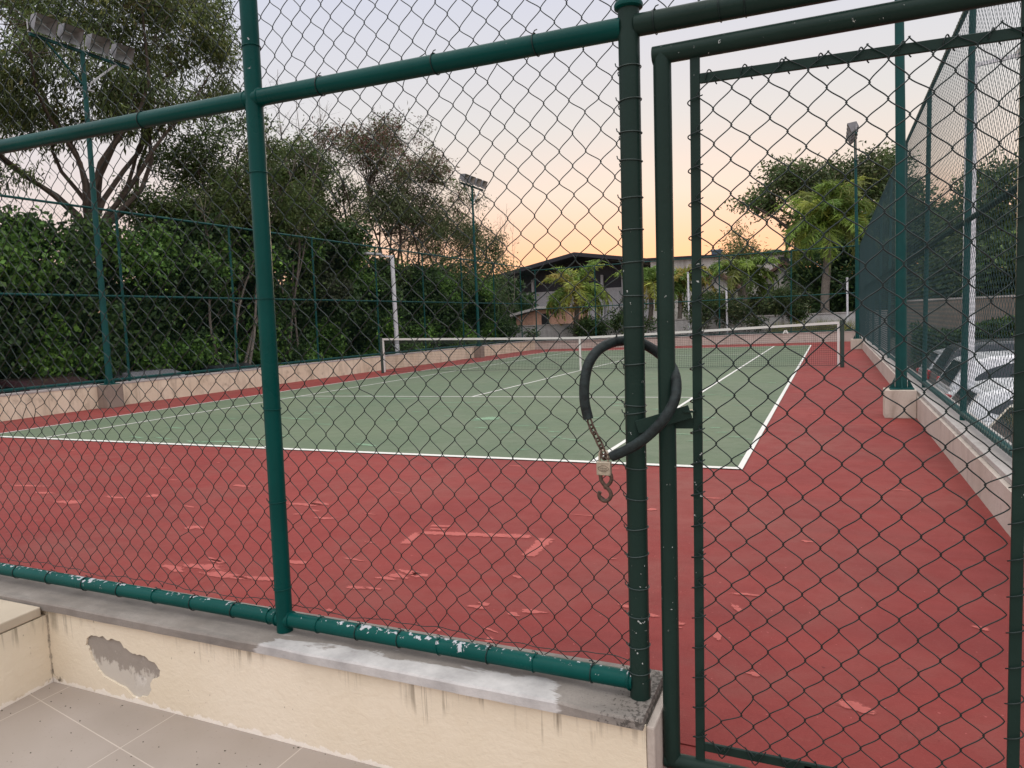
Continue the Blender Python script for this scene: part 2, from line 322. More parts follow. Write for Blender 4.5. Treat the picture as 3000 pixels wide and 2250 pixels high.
def quads(name, V, F, mat, parent=None, tint=None, smooth=False):
    V = np.asarray(V, np.float32)-root_loc(parent).astype(np.float32); F = np.asarray(F, np.int32); k = F.shape[1]
    me = bpy.data.meshes.new(name); me.vertices.add(len(V)); me.vertices.foreach_set('co', V.ravel())
    me.loops.add(F.size); me.loops.foreach_set('vertex_index', F.ravel()); me.polygons.add(len(F))
    me.polygons.foreach_set('loop_start', np.arange(0, F.size, k, dtype=np.int32)); me.polygons.foreach_set('loop_total', np.full(len(F), k, np.int32))
    if smooth: me.polygons.foreach_set('use_smooth', np.ones(len(F), bool))
    if tint is not None:
        a = me.attributes.new('tint', 'FLOAT_COLOR', 'POINT'); a.data.foreach_set('color', np.concatenate([tint, np.ones((len(tint), 1))], 1).astype(np.float32).ravel())
    me.update(calc_edges=True); me.materials.append(mat)
    o = bpy.data.objects.new(name, me); o.parent = parent; COL.objects.link(o); return o
def tag(o, label=None, cat=None, group=None, kind=None):
    if label: o['label'] = label
    if cat: o['category'] = cat
    if group: o['group'] = group
    if kind: o['kind'] = kind
    return o
def thing(name, loc, label, cat, group=None):
    o = bpy.data.objects.new(name, None); o.empty_display_size = .2; o.location = tuple(float(q) for q in loc); COL.objects.link(o)
    return tag(o, label, cat, group)
def struct(o): o['kind'] = 'structure'; return o
def copy_tree(o, loc=None, rz=None, parent=None):
    c = o.copy(); COL.objects.link(c)
    if parent is not None: c.parent = parent
    if loc is not None: c.location = loc
    if rz is not None: c.rotation_euler = (0, 0, rz)
    for ch in list(o.children): copy_tree(ch, parent=c)
    return c

def chain_link(name, mat, parent, o, u, v, n, w, h, U, Vh, r, sides=5, sp=8, jit=.003, warp=.004, bot_sag=0., seed=1, curve=.45):
    """woven diamond wire: o origin, u/v/n axes, w x h diamond, U wide, Vh tall"""
    w = w/2
    g = np.random.default_rng(seed); o, u, v, n = (np.asarray(q, float) for q in (o, u, v, n))
    nw = int(round(U/w)); nk = int(round(Vh/(h/2))); J = g.normal(0, jit, (nw+2, nk+2, 2)); J += (g.random((nw+2, nk+2, 1)) < .03)*g.normal(0, jit*3.6, (nw+2, nk+2, 2))
    t = np.linspace(0, nk, nk*sp+1); k0 = np.minimum(t.astype(int), nk-1); fr = t-k0
    pts = np.zeros((nw, len(t), 3)); ov = r*1.1
    for i in range(nw):
        sgn = np.where((k0+i) % 2 == 0, 1., -1.)
        lin = 1-2*fr; sn = np.cos(np.pi*fr); s_ = (1-curve)*lin+curve*sn
        uu = sgn*s_*(w/2+ov)+(i+.5)*w
        dep = sgn*np.sin(np.pi*fr)*r*1.15+0
        ja = np.where(sgn > 0, i+1, i); jb = np.where(sgn > 0, i, i+1)
        du = J[ja, k0, 0]*(1-fr)+J[jb, k0+1, 0]*fr; dv = J[ja, k0, 1]*(1-fr)+J[jb, k0+1, 1]*fr
        vv = t*h/2+dv; uu = uu+du
        if warp:
            uu = uu+warp*(np.sin(vv*3.1+seed)+np.sin(vv*7.3+uu*2.2))*.7; vv = vv+warp*(np.sin(uu*4.3+seed*2)+np.sin(uu*9.1+vv*3))*.8
        if bot_sag: vv = vv+bot_sag*np.exp(-vv/.18)*(np.sin(uu*5.2)+np.sin(uu*13.1)*.6)
        pts[i] = o+uu[:, None]*u+vv[:, None]*v+dep[:, None]*n
    T = np.gradient(pts, axis=1); T /= np.linalg.norm(T, axis=2)[..., None]
    B = np.cross(T, n); B /= np.linalg.norm(B, axis=2)[..., None]; N2 = np.cross(B, T)
    a = np.linspace(0, 2*np.pi, sides, endpoint=False)
    V = pts[:, :, None, :]+r*(np.cos(a)[None, None, :, None]*B[:, :, None, :]+np.sin(a)[None, None, :, None]*N2[:, :, None, :])
    m = len(t); idx = np.arange(nw*m*sides).reshape(nw, m, sides)
    A, Bq = idx[:, :-1], idx[:, 1:]
    F = np.stack([A, np.roll(A, -1, 2), np.roll(Bq, -1, 2), Bq], -1).reshape(-1, 4)
    return quads(name, V.reshape(-1, 3), F, mat, parent, smooth=True)

# ------------------------------------------------------------------ setting
GZ = -1.17
struct(MB().box((-400, -120, GZ-.5), (400, 700, GZ)).build('ground', M['soil']))
struct(MB().box((7.6, -30, GZ+.002), (40, 30, GZ+.02)).build('parking_lot', M['asphalt']))
struct(MB().box((-16, -30, GZ+.002), (-7.8, 18, GZ+.02)).build('road', M['asphalt']))
court = struct(MB().box((-7.35, -16.03, GZ), (7.13, 14.6, 0)).build('court', M['red']))
def sheet(name, x0, y0, x1, y1, z, mat): return part_raw(name, [(x0,y0,z),(x1,y0,z),(x1,y1,z),(x0,y1,z)], [(0,1,2,3)], mat, court)
sheet('green_playing_area', -5.485, -11.885, 5.485, 11.885, .004, M['green'])
LW = .05
for x0, y0, x1, y1 in [(-5.485,-11.885,-5.435,11.885),(5.435,-11.885,5.485,11.885),(-4.14,-11.835,-4.09,11.835),(4.09,-11.835,4.14,11.835),
                       (-5.435,-11.885,5.435,-11.805),(-5.435,11.805,5.435,11.885),(-4.09,-6.425,4.09,-6.375),(-4.09,6.375,4.09,6.425),(-.025,-6.375,.025,6.375),
                       (-.025,-11.805,.025,-11.7),(-.025,11.7,.025,11.805)]:
    sheet('court_line', x0, y0, x1, y1, .009, M['line'])
def blob_poly(c, a, b, ang, n=18, rough=.3, z=.003):
    P = []; ph = rng.uniform(0, 6, 4)
    for i in range(n):
        t = 2*math.pi*i/n; k = 1+rough*(math.sin(2*t+ph[0])*.5+math.sin(3*t+ph[1])*.5+math.sin(5*t+ph[2])*.35)
        x, y = a*k*math.cos(t)*1.3, b*k*math.sin(t)*1.3; P.append((c[0]+x*math.cos(ang)-y*math.sin(ang), c[1]+x*math.sin(ang)+y*math.cos(ang), z))
    P = np.array(P); m = P.mean(0); Q = m+(P-m)*.55
    V = np.concatenate([P, Q, [m]]); F = [(i, (i+1) % n, n+(i+1) % n, n+i) for i in range(n)]+[(n+i, n+(i+1) % n, 2*n) for i in range(n)]
    return V, F, [0]*n+[.8]*n+[1]
def stroke(p, q, w, z=.003, n=22):
    p = np.array(p[:2]); q = np.array(q[:2]); t = (q-p)/np.linalg.norm(q-p); nn = np.array([-t[1], t[0]]); V, A = [], []
    for i in range(n+1):
        c = p+(q-p)*i/n; k = w*.75*(1+rng.normal(0, .1)); e = 0 if i in (0, n) else 1
        for u, f in ((-1, 0), (-.45, .9), (.45, .9), (1, 0)): V.append((*(c+nn*k*u), z)); A.append(f*e)
    return V, [(i*4+j, i*4+j+1, i*4+j+5, i*4+j+4) for i in range(n) for j in range(3)], A
class SM(MB):
    def __init__(s): super().__init__(); s.a = []
    def put(s, r): s.add(r[0], r[1]); s.a += list(r[2])
    def done(s, mat):
        o = s.build('paint_scuff', mat, court); at = o.data.attributes.new('fade', 'FLOAT', 'POINT'); at.data.foreach_set('value', np.array(s.a, np.float32)); return o
def m_scuff(name, a, b):
    g = G(name); p = g.pos(); f = g.n('ShaderNodeAttribute', attribute_name='fade').outputs['Fac']
    k = g.ma('ADD', f, g.mr(g.noise(g.scale(p, (1, 1.8, 1)), 26, 5, .7), .25, .75, -.7, .55)); al = g.mr(k, .05, .55, 0, .92)
    g.out(g.mix(g.noise(p, 14, 5, .65), a, b), .75); bs = [x for x in g.t.nodes if x.type == 'BSDF_PRINCIPLED'][0]; g.put(bs.inputs['Alpha'], al); bs.inputs['Specular IOR Level'].default_value = .1; return g.m
M['scuff_r'] = m_scuff('scuffed_red', (.36, .09, .08), (.50, .15, .13)); M['scuff_g'] = m_scuff('scuffed_green', (.17, .28, .18), (.26, .38, .26))
sr = SM(); sg = SM()
def addp(mb, P): mb.put(P)
for a, b, w in (((873,1176),(905,1151),.05),((905,1151),(1152,1160),.055),((1182,1163),(1140,1203),.07),((930,1136),(972,1138),.03),((928,1143),(962,1145),.025)):
    addp(sr, stroke(atz(*a, 0), atz(*b, 0), w*1.15))
for x, y, a, b in ((440,1225,.12,.03),(375,1228,.10,.022),(485,1243,.13,.03),(470,1213,.06,.02),(560,1250,.10,.02),(640,1215,.07,.02),(660,1090,.12,.03),(690,1088,.08,.03),
                   (860,1245,.06,.02),(835,1250,.05,.016),(905,1243,.05,.022),(885,1237,.06,.02),(770,1270,.06,.012),(805,1272,.04,.012),(1030,1312,.045,.012),(1045,1305,.03,.013),(1150,1322,.055,.014),(1110,1328,.03,.012),
                   (1058,1383,.022,.014),(1120,1247,.03,.012),(1350,1310,.03,.012),(1403,1330,.03,.014),(1592,1315,.014,.035),(1550,1375,.016,.026),(1845,1527,.045,.022),(1628,1457,.02,.013),
                   (2120,1358,.025,.014),(1408,1101,.03,.02),(1743,1170,.03,.012),(1468,1348,.02,.012),(150,1085,.14,.035),(330,1072,.07,.03),(420,1140,.07,.03),(60,1050,.2,.02),(250,1075,.12,.02),(95,1065,.12,.02),(520,1050,.1,.02),(700,1120,.07,.02)):
    c = atz(x, y, 0); addp(sr, blob_poly(c, a*1.1, b*1.4, rng.uniform(-.2, .2)+(.5 if (x, y) in ((1592,1315),) else 0)))
for i in range(70):
    x, y = rng.uniform(-6.8, 6.9), rng.uniform(-15.6, -12.0) if i < 45 else rng.uniform(-11, 5)
    if i >= 45: x = rng.uniform(5.7, 6.9)
    addp(sr, blob_poly((x, y), rng.uniform(.02, .1), rng.uniform(.006, .018), rng.normal(0, .25)))
for x, y, a, b in ((1055,905,.16,.17),(1040,925,.08,.03),(990,870,.4,.03),(890,862,.5,.03),(1070,878,.3,.03),(1430,885,.2,.03),(1340,870,.2,.03),(850,908,.13,.03),(790,962,.18,.035),(1170,925,.09,.02),(1095,935,.12,.02),
                   (960,880,.3,.02),(700,880,.3,.03),(640,905,.35,.035),(560,950,.25,.03),(600,942,.2,.03),(480,955,.35,.03),(420,955,.2,.03),(1530,903,.12,.03),(1545,925,.08,.02),(1560,935,.09,.02),(1590,945,.1,.02),(1620,950,.05,.02),
                   (1130,972,.07,.02),(1440,975,.06,.02),(1600,985,.05,.016),(740,850,.4,.03),(800,856,.4,.04),(620,860,.5,.04),(700,862,.3,.03),(900,890,.1,.02),(520,885,.3,.03),(380,925,.2,.03)):
    c = atz(x, y, 0); addp(sg, blob_poly(c, a, b, rng.uniform(-.25, .25), z=.008))
for i in range(90):
    addp(sg, blob_poly((rng.uniform(-5.2, 5.2), rng.uniform(-11.6, 2)), rng.uniform(.05, .22), rng.uniform(.01, .03), rng.normal(0, .2), z=.008))
sr.done(M['scuff_r']); sg.done(M['scuff_g'])

# tiled terrace
struct(MB().box((-2, -22, GZ), (9, -16.282, -.15)).build('terrace_floor', M['tile']))
cr = MB()
for i in range(70):
    a, b_ = rng.uniform(2.9, 5.2), -16.29-abs(rng.normal(0, .16)) if i < 45 else rng.uniform(-17, -16.4)
    q = rng.uniform(.0012, .0045); n_ = 5; ph = rng.uniform(0, 6); V = [(a+q*math.cos(ph+k*1.257)*rng.uniform(.6, 1.4), b_+q*math.sin(ph+k*1.257)*rng.uniform(.5, 1.2), -.1498) for k in range(n_)]+[(a, b_, -.149+q*.5)]
    cr.add(V, [(k, (k+1) % n_, n_) for k in range(n_)])
tag(cr.build('floor_crumbs', M['soil'], None), 'dark crumbs of dirt scattered over the tiled floor', 'dirt', kind='stuff')
# threshold strip under the gate, at court level
struct(MB().box((5.74, -16.28, GZ), (9, -16.032, -.004)).build('threshold', M['red']))

# low plaster wall under the front fence
YF = -16.18
lw = thing('plaster_wall', (4.2, -16.16, -.15), 'low cream plaster wall with a peeled grey patch and cement coping under the front fence', 'wall')
MB().box((-1.5, -16.277, GZ), (5.70, -16.035, .19)).build('wall_core', M['plaster'], lw)
def facade():
    bm = bmesh.new()
    def loop(pts):
        vs = [bm.verts.new(p) for p in pts]; return [bm.edges.new((vs[i], vs[(i+1) % len(vs)])) for i in range(len(vs))]
    y = -16.285
    E = loop([(-1.5, y, -.16), (5.703, y, -.16), (5.703, y, .19), (-1.5, y, .19)])
    hole = [(188,1378),(197,1372),(213,1376),(222,1374),(232,1383),(243,1380),(258,1385),(268,1400),(280,1408),(296,1415),(312,1417),(325,1428),(334,1432),(346,1448),(345,1462),(330,1467),(325,1475),(327,1490),(320,1503),(300,1509),(285,1503),(272,1488),(262,1482),(240,1470),(225,1462),(212,1448),(204,1432),(196,1415),(192,1400),(185,1393)]
    P = []
    for i in range(len(hole)):
        a = aty(*hole[i], y); b = aty(*hole[(i+1) % len(hole)], y)
        for f in (0, .34, .67): q = a+(b-a)*f; P.append((q[0]+(rng.normal(0, .0022) if f else 0), y, q[2]+(rng.normal(0, .0022) if f else 0)))
    E += loop(P)
    bmesh.ops.triangle_fill(bm, edges=E, use_beauty=True, use_dissolve=False)
    r = bmesh.ops.extrude_face_region(bm, geom=bm.faces[:]); vs = [q for q in r['geom'] if isinstance(q, bmesh.types.BMVert)]
    bmesh.ops.translate(bm, verts=vs, vec=(0, .0085, 0)); bmesh.ops.recalc_face_normals(bm, faces=bm.faces[:])
    V = [tuple(v.co) for v in bm.verts]; bm.verts.index_update(); F = [tuple(v.index for v in f.verts) for f in bm.faces]; bm.free(); return V, F
V, F = facade(); part_raw('painted_face', V, F, M['cream'], lw)
MB().box((5.703, -16.284, -.16), (5.728, -16.04, .188)).build('wall_end', M['wall_r'], lw, bevel=.006)
def slab_mesh():
    g = MB(); xs = np.linspace(-1.5, 5.70, 90); ys = [-16.305, -16.302, -16.20, -16.10, -16.02, -16.018]; V = []
    for i, x in enumerate(xs):
        j = rng.normal(0, .0013); jz = rng.normal(0, .0006)+ (-.006 if i > 86 else 0)
        V += [(x, -16.305+j, .186), (x, -16.305+j, .215+jz), (x, -16.299+j, .221+jz), (x, -16.15, .222+jz), (x, -16.012, .219), (x, -16.012, .186)]
    n = 6; F = [(i*n+k, (i+1)*n+k, (i+1)*n+(k+1) % n, i*n+(k+1) % n) for i in range(len(xs)-1) for k in range(n)]
    F += [tuple(range(n)), tuple(range((len(xs)-1)*n+n-1, (len(xs)-1)*n-1, -1))]
    return g.add(V, [f[::-1] for f in F])
slab_mesh().build('coping', M['coping'], lw)

# short return wall at the left edge
rw = thing('return_wall', (2.9, -16.9, -.15), 'short cream wall with a beige tile cap, at the far lower left corner', 'wall')
MB().prism([(2.6, -16.288), (3.03, -16.288), (3.17, -17.6), (2.6, -17.6)], -.16, .158, lambda x, y, z: (x, y, z)).build('wall_body', M['cream'], rw)
MB().prism([(2.665, -16.31), (3.035, -16.31), (3.18, -17.6), (2.665, -17.6)], .162, .205, lambda x, y, z: (x, y, z)).build('tile_cap', M['tilecap'], rw, bevel=.006)

# ------------------------------------------------------------------ front fence
ff = thing('chain_link_fence', (4.3, YF, .222), 'green pipe fence with dark diamond wire mesh standing on the low wall in front', 'fence', 'chain link fences round the court')
A0, A1 = aty(0, 318, YF), aty(1340, 62, YF); sl_t = (A1[2]-A0[2])/(A1[0]-A0[0])
def ztop(x): return A1[2]+(x-A1[0])*sl_t
B0, B1 = aty(0, 1228, YF), aty(1365, 1468, YF); sl_b = (B1[2]-B0[2])/(B1[0]-B0[0])
def zbot(x): return B1[2]+(x-B1[0])*sl_b
p1b, p1t = aty(616, 1362, YF), aty(536, 0, YF); p2b, p2t = aty(1383, 1497, YF), aty(1358, 50, YF)
p1b[2] = p2b[2] = .2205
def ext(b, t, z): return b+(t-b)*(z-b[2])/(t[2]-b[2])
def ring(c, axis, r, wr_=.0017, tail=True):
    axis = np.asarray(axis, float)/np.linalg.norm(axis); e = np.cross(axis, (0, 1, 0)); e /= np.linalg.norm(e); f = np.cross(axis, e)
    tl = rng.uniform(-.12, .12)
    a = np.linspace(-.3, 2*np.pi+.5, 26); P = [np.asarray(c)+(r+wr_*(1+.5*i/25))*(math.cos(q)*e+math.sin(q)*f)+axis*(.0022*i/25+tl*r*math.cos(q)) for i, q in enumerate(a)]
    m = MB().tube(P, wr_, 6)
    if tail:
        q = P[-1]; m.tube([q, q+e*.006+axis*.004, q+e*.008+axis*.012], wr_, 5); q = P[0]; m.tube([q, q+e*.006-axis*.004, q+e*.004-axis*.013], wr_, 5)
    return m
post1 = MB().tube([p1b, ext(p1b, p1t, 3.6)], .0305, 28).build('post', M['teal'], ff, True)
post0 = MB().tube([(2.0, YF, .22), (2.02, YF, 3.6)], .0305, 20).build('post', M['teal'], ff, True)
pc = ext(p2b, p2t, 2.195)
post2 = MB().tube([p2b, pc], .0295, 28).build('post', M['dkgreen'], ff, True)
d2 = (p2t-p2b)/np.linalg.norm(p2t-p2b)
col2 = MB().tube([pc+d2*q for q in (0, .004, .012, .018, .02, .034, .036, .042, .044, 1.4)], [.033, .039, .040, .0375, .0345, .0345, .0358, .0358, .0345, .0345], 28).build('sleeve', M['teal'], post2, True)
pr = MB().tube([(6.80, YF, -.01), (6.825, YF, 3.6)], .0295, 24).build('post', M['dkgreen'], ff, True)
tr_ = MB().tube([(0.5, YF, ztop(.5)), (2.9, YF, ztop(2.9)), (p2t[0]-.02, YF, ztop(p2t[0]))], .0295, 24).build('top_rail', M['teal'], ff, True)
tr2 = MB().tube([(p2t[0]+.02, YF, ztop(p2t[0])), (7.3, YF, ztop(p2t[0])-.04)], .0295, 24).build('top_rail', M['dkgreen'], ff, True)
br_ = MB().tube([(0.5, YF, zbot(.5)), (3, YF, zbot(3)), (p2b[0]-.02, YF, zbot(p2b[0]))], .0275, 24).build('bottom_rail', M['teal_worn'], ff, True)
# weld beads
for c, ax in ((ext(p1b, p1t, ztop(p1b[0]+.035)), 0), (ext(p1b, p1t, zbot(p1b[0])), 0), (ext(p2b, p2t, zbot(p2b[0])), 0)):
    for sx in (-1, 1):
        if ax == 0 and c[0] > 5.5 and sx > 0: continue
        a = np.linspace(0, 2*np.pi, 20); MB().tube([c+np.array([sx*(.0305+.002*math.cos(2*q)), .029*math.cos(q), .029*math.sin(q)]) for q in a], .004, 6).build('weld', M['teal'], post1 if c[0] < 5 else post2, True)
MB().tube([p2b+(0, 0, -.02), p2b+(0.003, 0, .055)], [.031, .0295], 28).build('base', M['dkgreen'], post2, True)
# wire ties
for ypx in (197,295,390,472,582,675,770,867,958,1067,1186,1209,1369,1458,1545,1623,1716,1799,1887,1962):
    z = aty(1370, ypx/K, YF)[2]; ring(ext(p2b, p2t, z), d2, .0297).build('wire_tie', M['tie'], post2, True)
d1 = (p1t-p1b)/np.linalg.norm(p1t-p1b)
for ypx in (130,505,876,1197,1466,1715):
    z = aty(570, ypx/K, YF)[2]; ring(ext(p1b, p1t, z), d1, .0307).build('wire_tie', M['teal'], post1, True)
for xpx, ypx in ((310,262),(693,187),(940,138),(1157,95)):
    x = aty(xpx, ypx, YF)[0]; ring((x, YF, ztop(x)), (1, 0, sl_t), .0297).build('wire_tie', M['wire'], tr_, True)
for xpx in (1415,1555,1610):
    x = aty(xpx, 50, YF)[0]; ring((x, YF, ztop(p2t[0])-.02*(x-5.7)), (1, 0, -.02), .0297).build('wire_tie', M['wire'], tr2, True)
for xpx, ypx in ((40,1235),(110,1248),(187,1261),(262,1274),(338,1288),(420,1302),(508,1318),(585,1330),(690,1346),(775,1362),(865,1378),(950,1393),(1057,1412),(1155,1430),(1280,1452)):
    x = aty(xpx, ypx, YF)[0]; ring((x, YF, zbot(x)), (1, 0, 0), .0277).build('wire_tie', M['teal_worn'] if rng.random() < .4 else M['wire'], br_, True)
MY = YF+.0345
chain_link('wire_mesh', M['wire'], ff, (.75, MY, .315), (1, 0, -.008), (.011, 0, 1), (0, 1, 0), .0875, .0925, 4.91, 3.0, .00155, 5, 8, .0028, .006, .007, 3)
chain_link('wire_mesh', M['wire'], ff, (5.70, MY, 2.145), (1, 0, -.02), (.011, 0, 1), (0, 1, 0), .0875, .0925, 1.5, 1.2, .00155, 5, 8, .0028, .006, 0, 5)
# tension wire woven through the loose bottom edge
xs = np.linspace(2.0, 5.64, 180)
MB().tube([(x, MY-.006+.004*math.sin(x*60), zbot(x)+.043+.006*math.sin(x*9.3)+.004*math.sin(x*23)) for x in xs], .0015, 5).build('tension_wire', M['wire'], ff, True)

# ------------------------------------------------------------------ gate
YG = YF+.005
gt = thing('metal_gate', (6.2, YG, .03), 'dark green pipe gate filled with wide diamond wire, chained shut beside the fence post', 'gate')
gx = lambda px, py: aty(px, py, YG)
tl = gx(1430, 118); bl_ = gx(1452, 1640)
gdir = (tl-bl_)/np.linalg.norm(tl-bl_); zt0 = tl[2]
trr = gx(2090, -2); gs = (trr[2]-zt0)/(trr[0]-tl[0])
xr = 6.70
def gz(x): return zt0+(x-tl[0])*gs
b0 = ext(bl_, tl, .032)
fr = MB(); fr.tube([b0, tl], .0245, 24); fr.tube([(xr-.03, YG, .032), (xr, YG, gz(xr))], .0245, 24)
fr.tube([tl-np.array([.0245, 0, -.0]), (xr+.0245, YG, gz(xr))], .0245, 24); fr.tube([b0-np.array([.02, 0, 0]), (xr, YG, .032)], .0225, 24)
fr.build('frame', M['dkgreen'], gt, True)
vl_t, vl_b = gx(1501, 124), gx(1513, 1648); vr_t, vr_b = gx(2207, 700), gx(2188, 1655)
vr_t2 = ext(vr_b, vr_t, gz(6.6)-.02); vl_b2 = ext(vl_b, vl_t, .05); vr_b2 = ext(vr_b, vr_t, .05)
UPY = (0, 1, 0)
inn = MB(); inn.bar(vl_b2, ext(vl_b, vl_t, gz(vl_t[0])-.02), .026, .010, UPY).bar(vr_b2, vr_t2, .026, .010, UPY)
it0, it1 = gx(1512, 170), gx(2212, 70); inn.bar(it0, it0+(it1-it0)*1.0, .026, .010, UPY); ib0, ib1 = gx(1522, 1612), gx(1700, 1648); sb = (ib1[2]-ib0[2])/(ib1[0]-ib0[0])
inn.bar(ib0, (vr_b[0], YG, ib0[2]+(vr_b[0]-ib0[0])*sb), .026, .010, UPY); inn.bar(gx(1745, 1652), gx(1747, 1700), .022, .010, UPY)
inn.build('inner_frame', M['dkgreen'], gt, bevel=.002)
GW = .0735; nwid = 8
xl0 = (vl_b[0]+vl_t[0])/2+.010; spanx = (vr_b[0]-xl0-.012); gw = spanx/nwid
chain_link('wire_mesh', M['wire'], gt, (xl0-.012, YG-.012, ib0[2]+.0), (1, 0, -.004), (.008, 0, 1), (0, 1, 0), gw, .090, spanx, it0[2]-ib0[2]+.01, .0017, 6, 10, .0022, .005, 0, 9)
# ends of the wire wound round the inner bars
wl = MB()
zz = ib0[2]+.02; k = 0
while zz < it0[2]:
    xl = ext(vl_b, vl_t, zz)[0]; a = np.linspace(0, 2*np.pi*.8, 14)
    wl.tube([(xl+.020*math.cos(q+.2), YG-.013*math.sin(q+.2), zz+.02-.022*q/4+rng.normal(0, .0005)) for q in a], .0018, 6)
    xq = ext(vr_b, vr_t, zz)[0]
    wl.tube([(xq-.020*math.cos(q+.2), YG-.013*math.sin(q+.2), zz-.02+.024*q/4) for q in a], .0018, 6)
    zz += .090; k += 1
xq = it0[0]+.03
while xq < 6.62:
    zq = it0[2]+(it1[2]-it0[2])*(xq-it0[0])/(it1[0]-it0[0]); a = np.linspace(-.6, 4.0, 12)
    wl.tube([(xq-.012+.006*q, YG-.012*math.cos(q), zq+.019*math.sin(q+.3)) for q in a], .0018, 6); xq += gw
xq = ib0[0]+.05
while xq < 6.55:
    zq = ib0[2]+(xq-ib0[0])*sb; wl.tube([(xq-.025, YG-.014, zq+.03), (xq-.006, YG-.014, zq-.012), (xq, YG-.012, zq-.019), (xq+.007, YG-.014, zq-.010), (xq+.03, YG-.014, zq+.028)], .0018, 6); xq += gw
wl.build('wire_mesh', M['wire'], gt, True)
# latch
lt = MB(); LYF = YG-.036
q0, q1 = aty(1866/K, 1252/K, LYF), aty(2022/K, 1205/K, LYF+.02)
lt.bar(q0, q1, .038, .006, UPY); q2, q3 = aty(1968/K, 1240/K, YG), aty(2032/K, 1240/K, YG); lt.bar(q2, q3, .030, .006, UPY)
lt.bar((q1[0]-.002, LYF+.01, q1[2]), (q1[0]-.002, YG+.004, q1[2]), .03, .006)
lt.build('latch', M['dkgreen'], gt, bevel=.0015)

# ------------------------------------------------------------------ lock, hose and chain
def smooth_path(P, n=8):
    P = np.asarray(P, float); out = []
    for i in range(len(P)-1):
        p0, p1, p2, p3 = P[max(i-1, 0)], P[i], P[i+1], P[min(i+2, len(P)-1)]
        for t in np.linspace(0, 1, n, endpoint=False):
            out.append(.5*((2*p1)+(-p0+p2)*t+(2*p0-5*p1+4*p2-p3)*t*t+(-p0+3*p1-3*p2+p3)*t**3))
    out.append(P[-1]); return out
hp = [(1271,905,-.055),(1263,868,-.055),(1263,825,-.05),(1272,785,-.035),(1292,757,-.01),(1320,741,.025),(1348,736,.052),(1375,737,.057),(1400,748,.056),(1425,765,.054),(1448,787,.035),(1460,820,-.01),(1458,860,-.045),(1440,897,-.066),(1410,932,-.073),(1375,960,-.073),(1345,976,-.068),(1322,986,-.062)]
HP = [aty(a, b, YF+d) for a, b, d in hp]
lk = thing('hose_covered_chain', HP[0], 'rusty chain sheathed in black rubber hose looped round the gate and post', 'chain')
hs = smooth_path(HP, 8); MB().tube(hs, .0148, 20).build('hose', M['rubber'], lk, True)
def link(c, t, roll, L=.030, w=.017, r=.0028):
    t = np.asarray(t, float)/np.linalg.norm(t); s = np.cross(t, (0, 1, 0)); s /= np.linalg.norm(s); n = np.cross(t, s); s = s*math.cos(roll)+n*math.sin(roll)
    P = []
    for q in np.linspace(0, 2*np.pi, 25): P.append(np.asarray(c)+t*((L-w)/2*np.sign(math.cos(q))*(1 if abs(math.cos(q)) > .05 else 0)+w/2*math.cos(q)-0)+s*(w/2*math.sin(q)))
    return MB().tube(P, r, 8)
cp = [aty(1273, 908, YF-.057), aty(1279, 925, YF-.06), aty(1289, 945, YF-.062), aty(1300, 968, YF-.064), aty(1304, 982, YF-.065)]
cs = smooth_path(cp, 12); D = np.cumsum([0]+[np.linalg.norm(np.array(cs[i+1])-cs[i]) for i in range(len(cs)-1)])
nl = int(D[-1]/.0205)
for i in range(nl+1):
    f = min(D[-1]*.999, (i+.4)*.0205); j = np.searchsorted(D, f); j = min(max(j, 1), len(cs)-1)
    link(cs[j], np.array(cs[j])-cs[j-1], (i % 2)*math.pi/2+.5).build('chain_link', M['rust'], lk, True)
e0 = HP[-1]; e1 = aty(1306, 986, YF-.065)
for i in range(2): link(e0+(e1-e0)*(.25+.5*i), e1-e0, (i % 2)*math.pi/2+.9).build('chain_link', M['rust'], lk, True)
PY = YF-.066; pcn = aty(1305, 1011.5, PY)
pl = thing('padlock', pcn, 'small worn brass padlock hanging from the chain on the gate', 'padlock')
pbw, pbh = .0212, .0200
MB().box((pcn[0]-pbw, PY-.0085, pcn[2]-pbh), (pcn[0]+pbw, PY+.0085, pcn[2]+pbh)).build('body', M['brass'], pl, bevel=.003, seg=3)
sh = [(pcn[0]-.0125, PY, pcn[2]+pbh-.003), (pcn[0]-.0125, PY, pcn[2]+pbh+.020)]+[(pcn[0]-.0125*math.cos(q), PY, pcn[2]+pbh+.020+.0125*math.sin(q)) for q in np.linspace(.2, math.pi-.2, 12)]+[(pcn[0]+.0125, PY, pcn[2]+pbh+.020), (pcn[0]+.0125, PY, pcn[2]+pbh-.003)]
MB().tube(sh, .0036, 12).build('shackle', M['brass'], pl, True)
em = MB(); em.tube([(pcn[0]+.0145*math.cos(q)*(1+.08*math.cos(4*q)), PY-.0088, pcn[2]+.0005+.0085*math.sin(q)) for q in np.linspace(0, 2*np.pi, 40)], .0006, 4)
for k in range(7):
    x = pcn[0]-.009+.003*k; em.tube([(x, PY-.0088, pcn[2]-.0015), (x+.0006, PY-.0088, pcn[2]+.0035)], .0005, 4)
em.tube([(pcn[0]-.006, PY-.0088, pcn[2]-.004), (pcn[0]+.006, PY-.0088, pcn[2]-.0045)], .0005, 4)
em.build('engraved_mark', M['rust'], pl, True)
sp_ = [(1297,1020),(1298,1034),(1302,1043),(1309,1051),(1317,1060),(1320,1070),(1315,1079),(1306,1082),(1297,1077),(1294,1069),(1296,1062)]
sp2 = [(1319,1024),(1321,1034),(1318,1043),(1312,1049),(1306,1054)]
shk = thing('s_hook', aty(1308, 1050, PY), 'rusty steel hook shaped like an eight dangling beneath the padlock', 'hook')
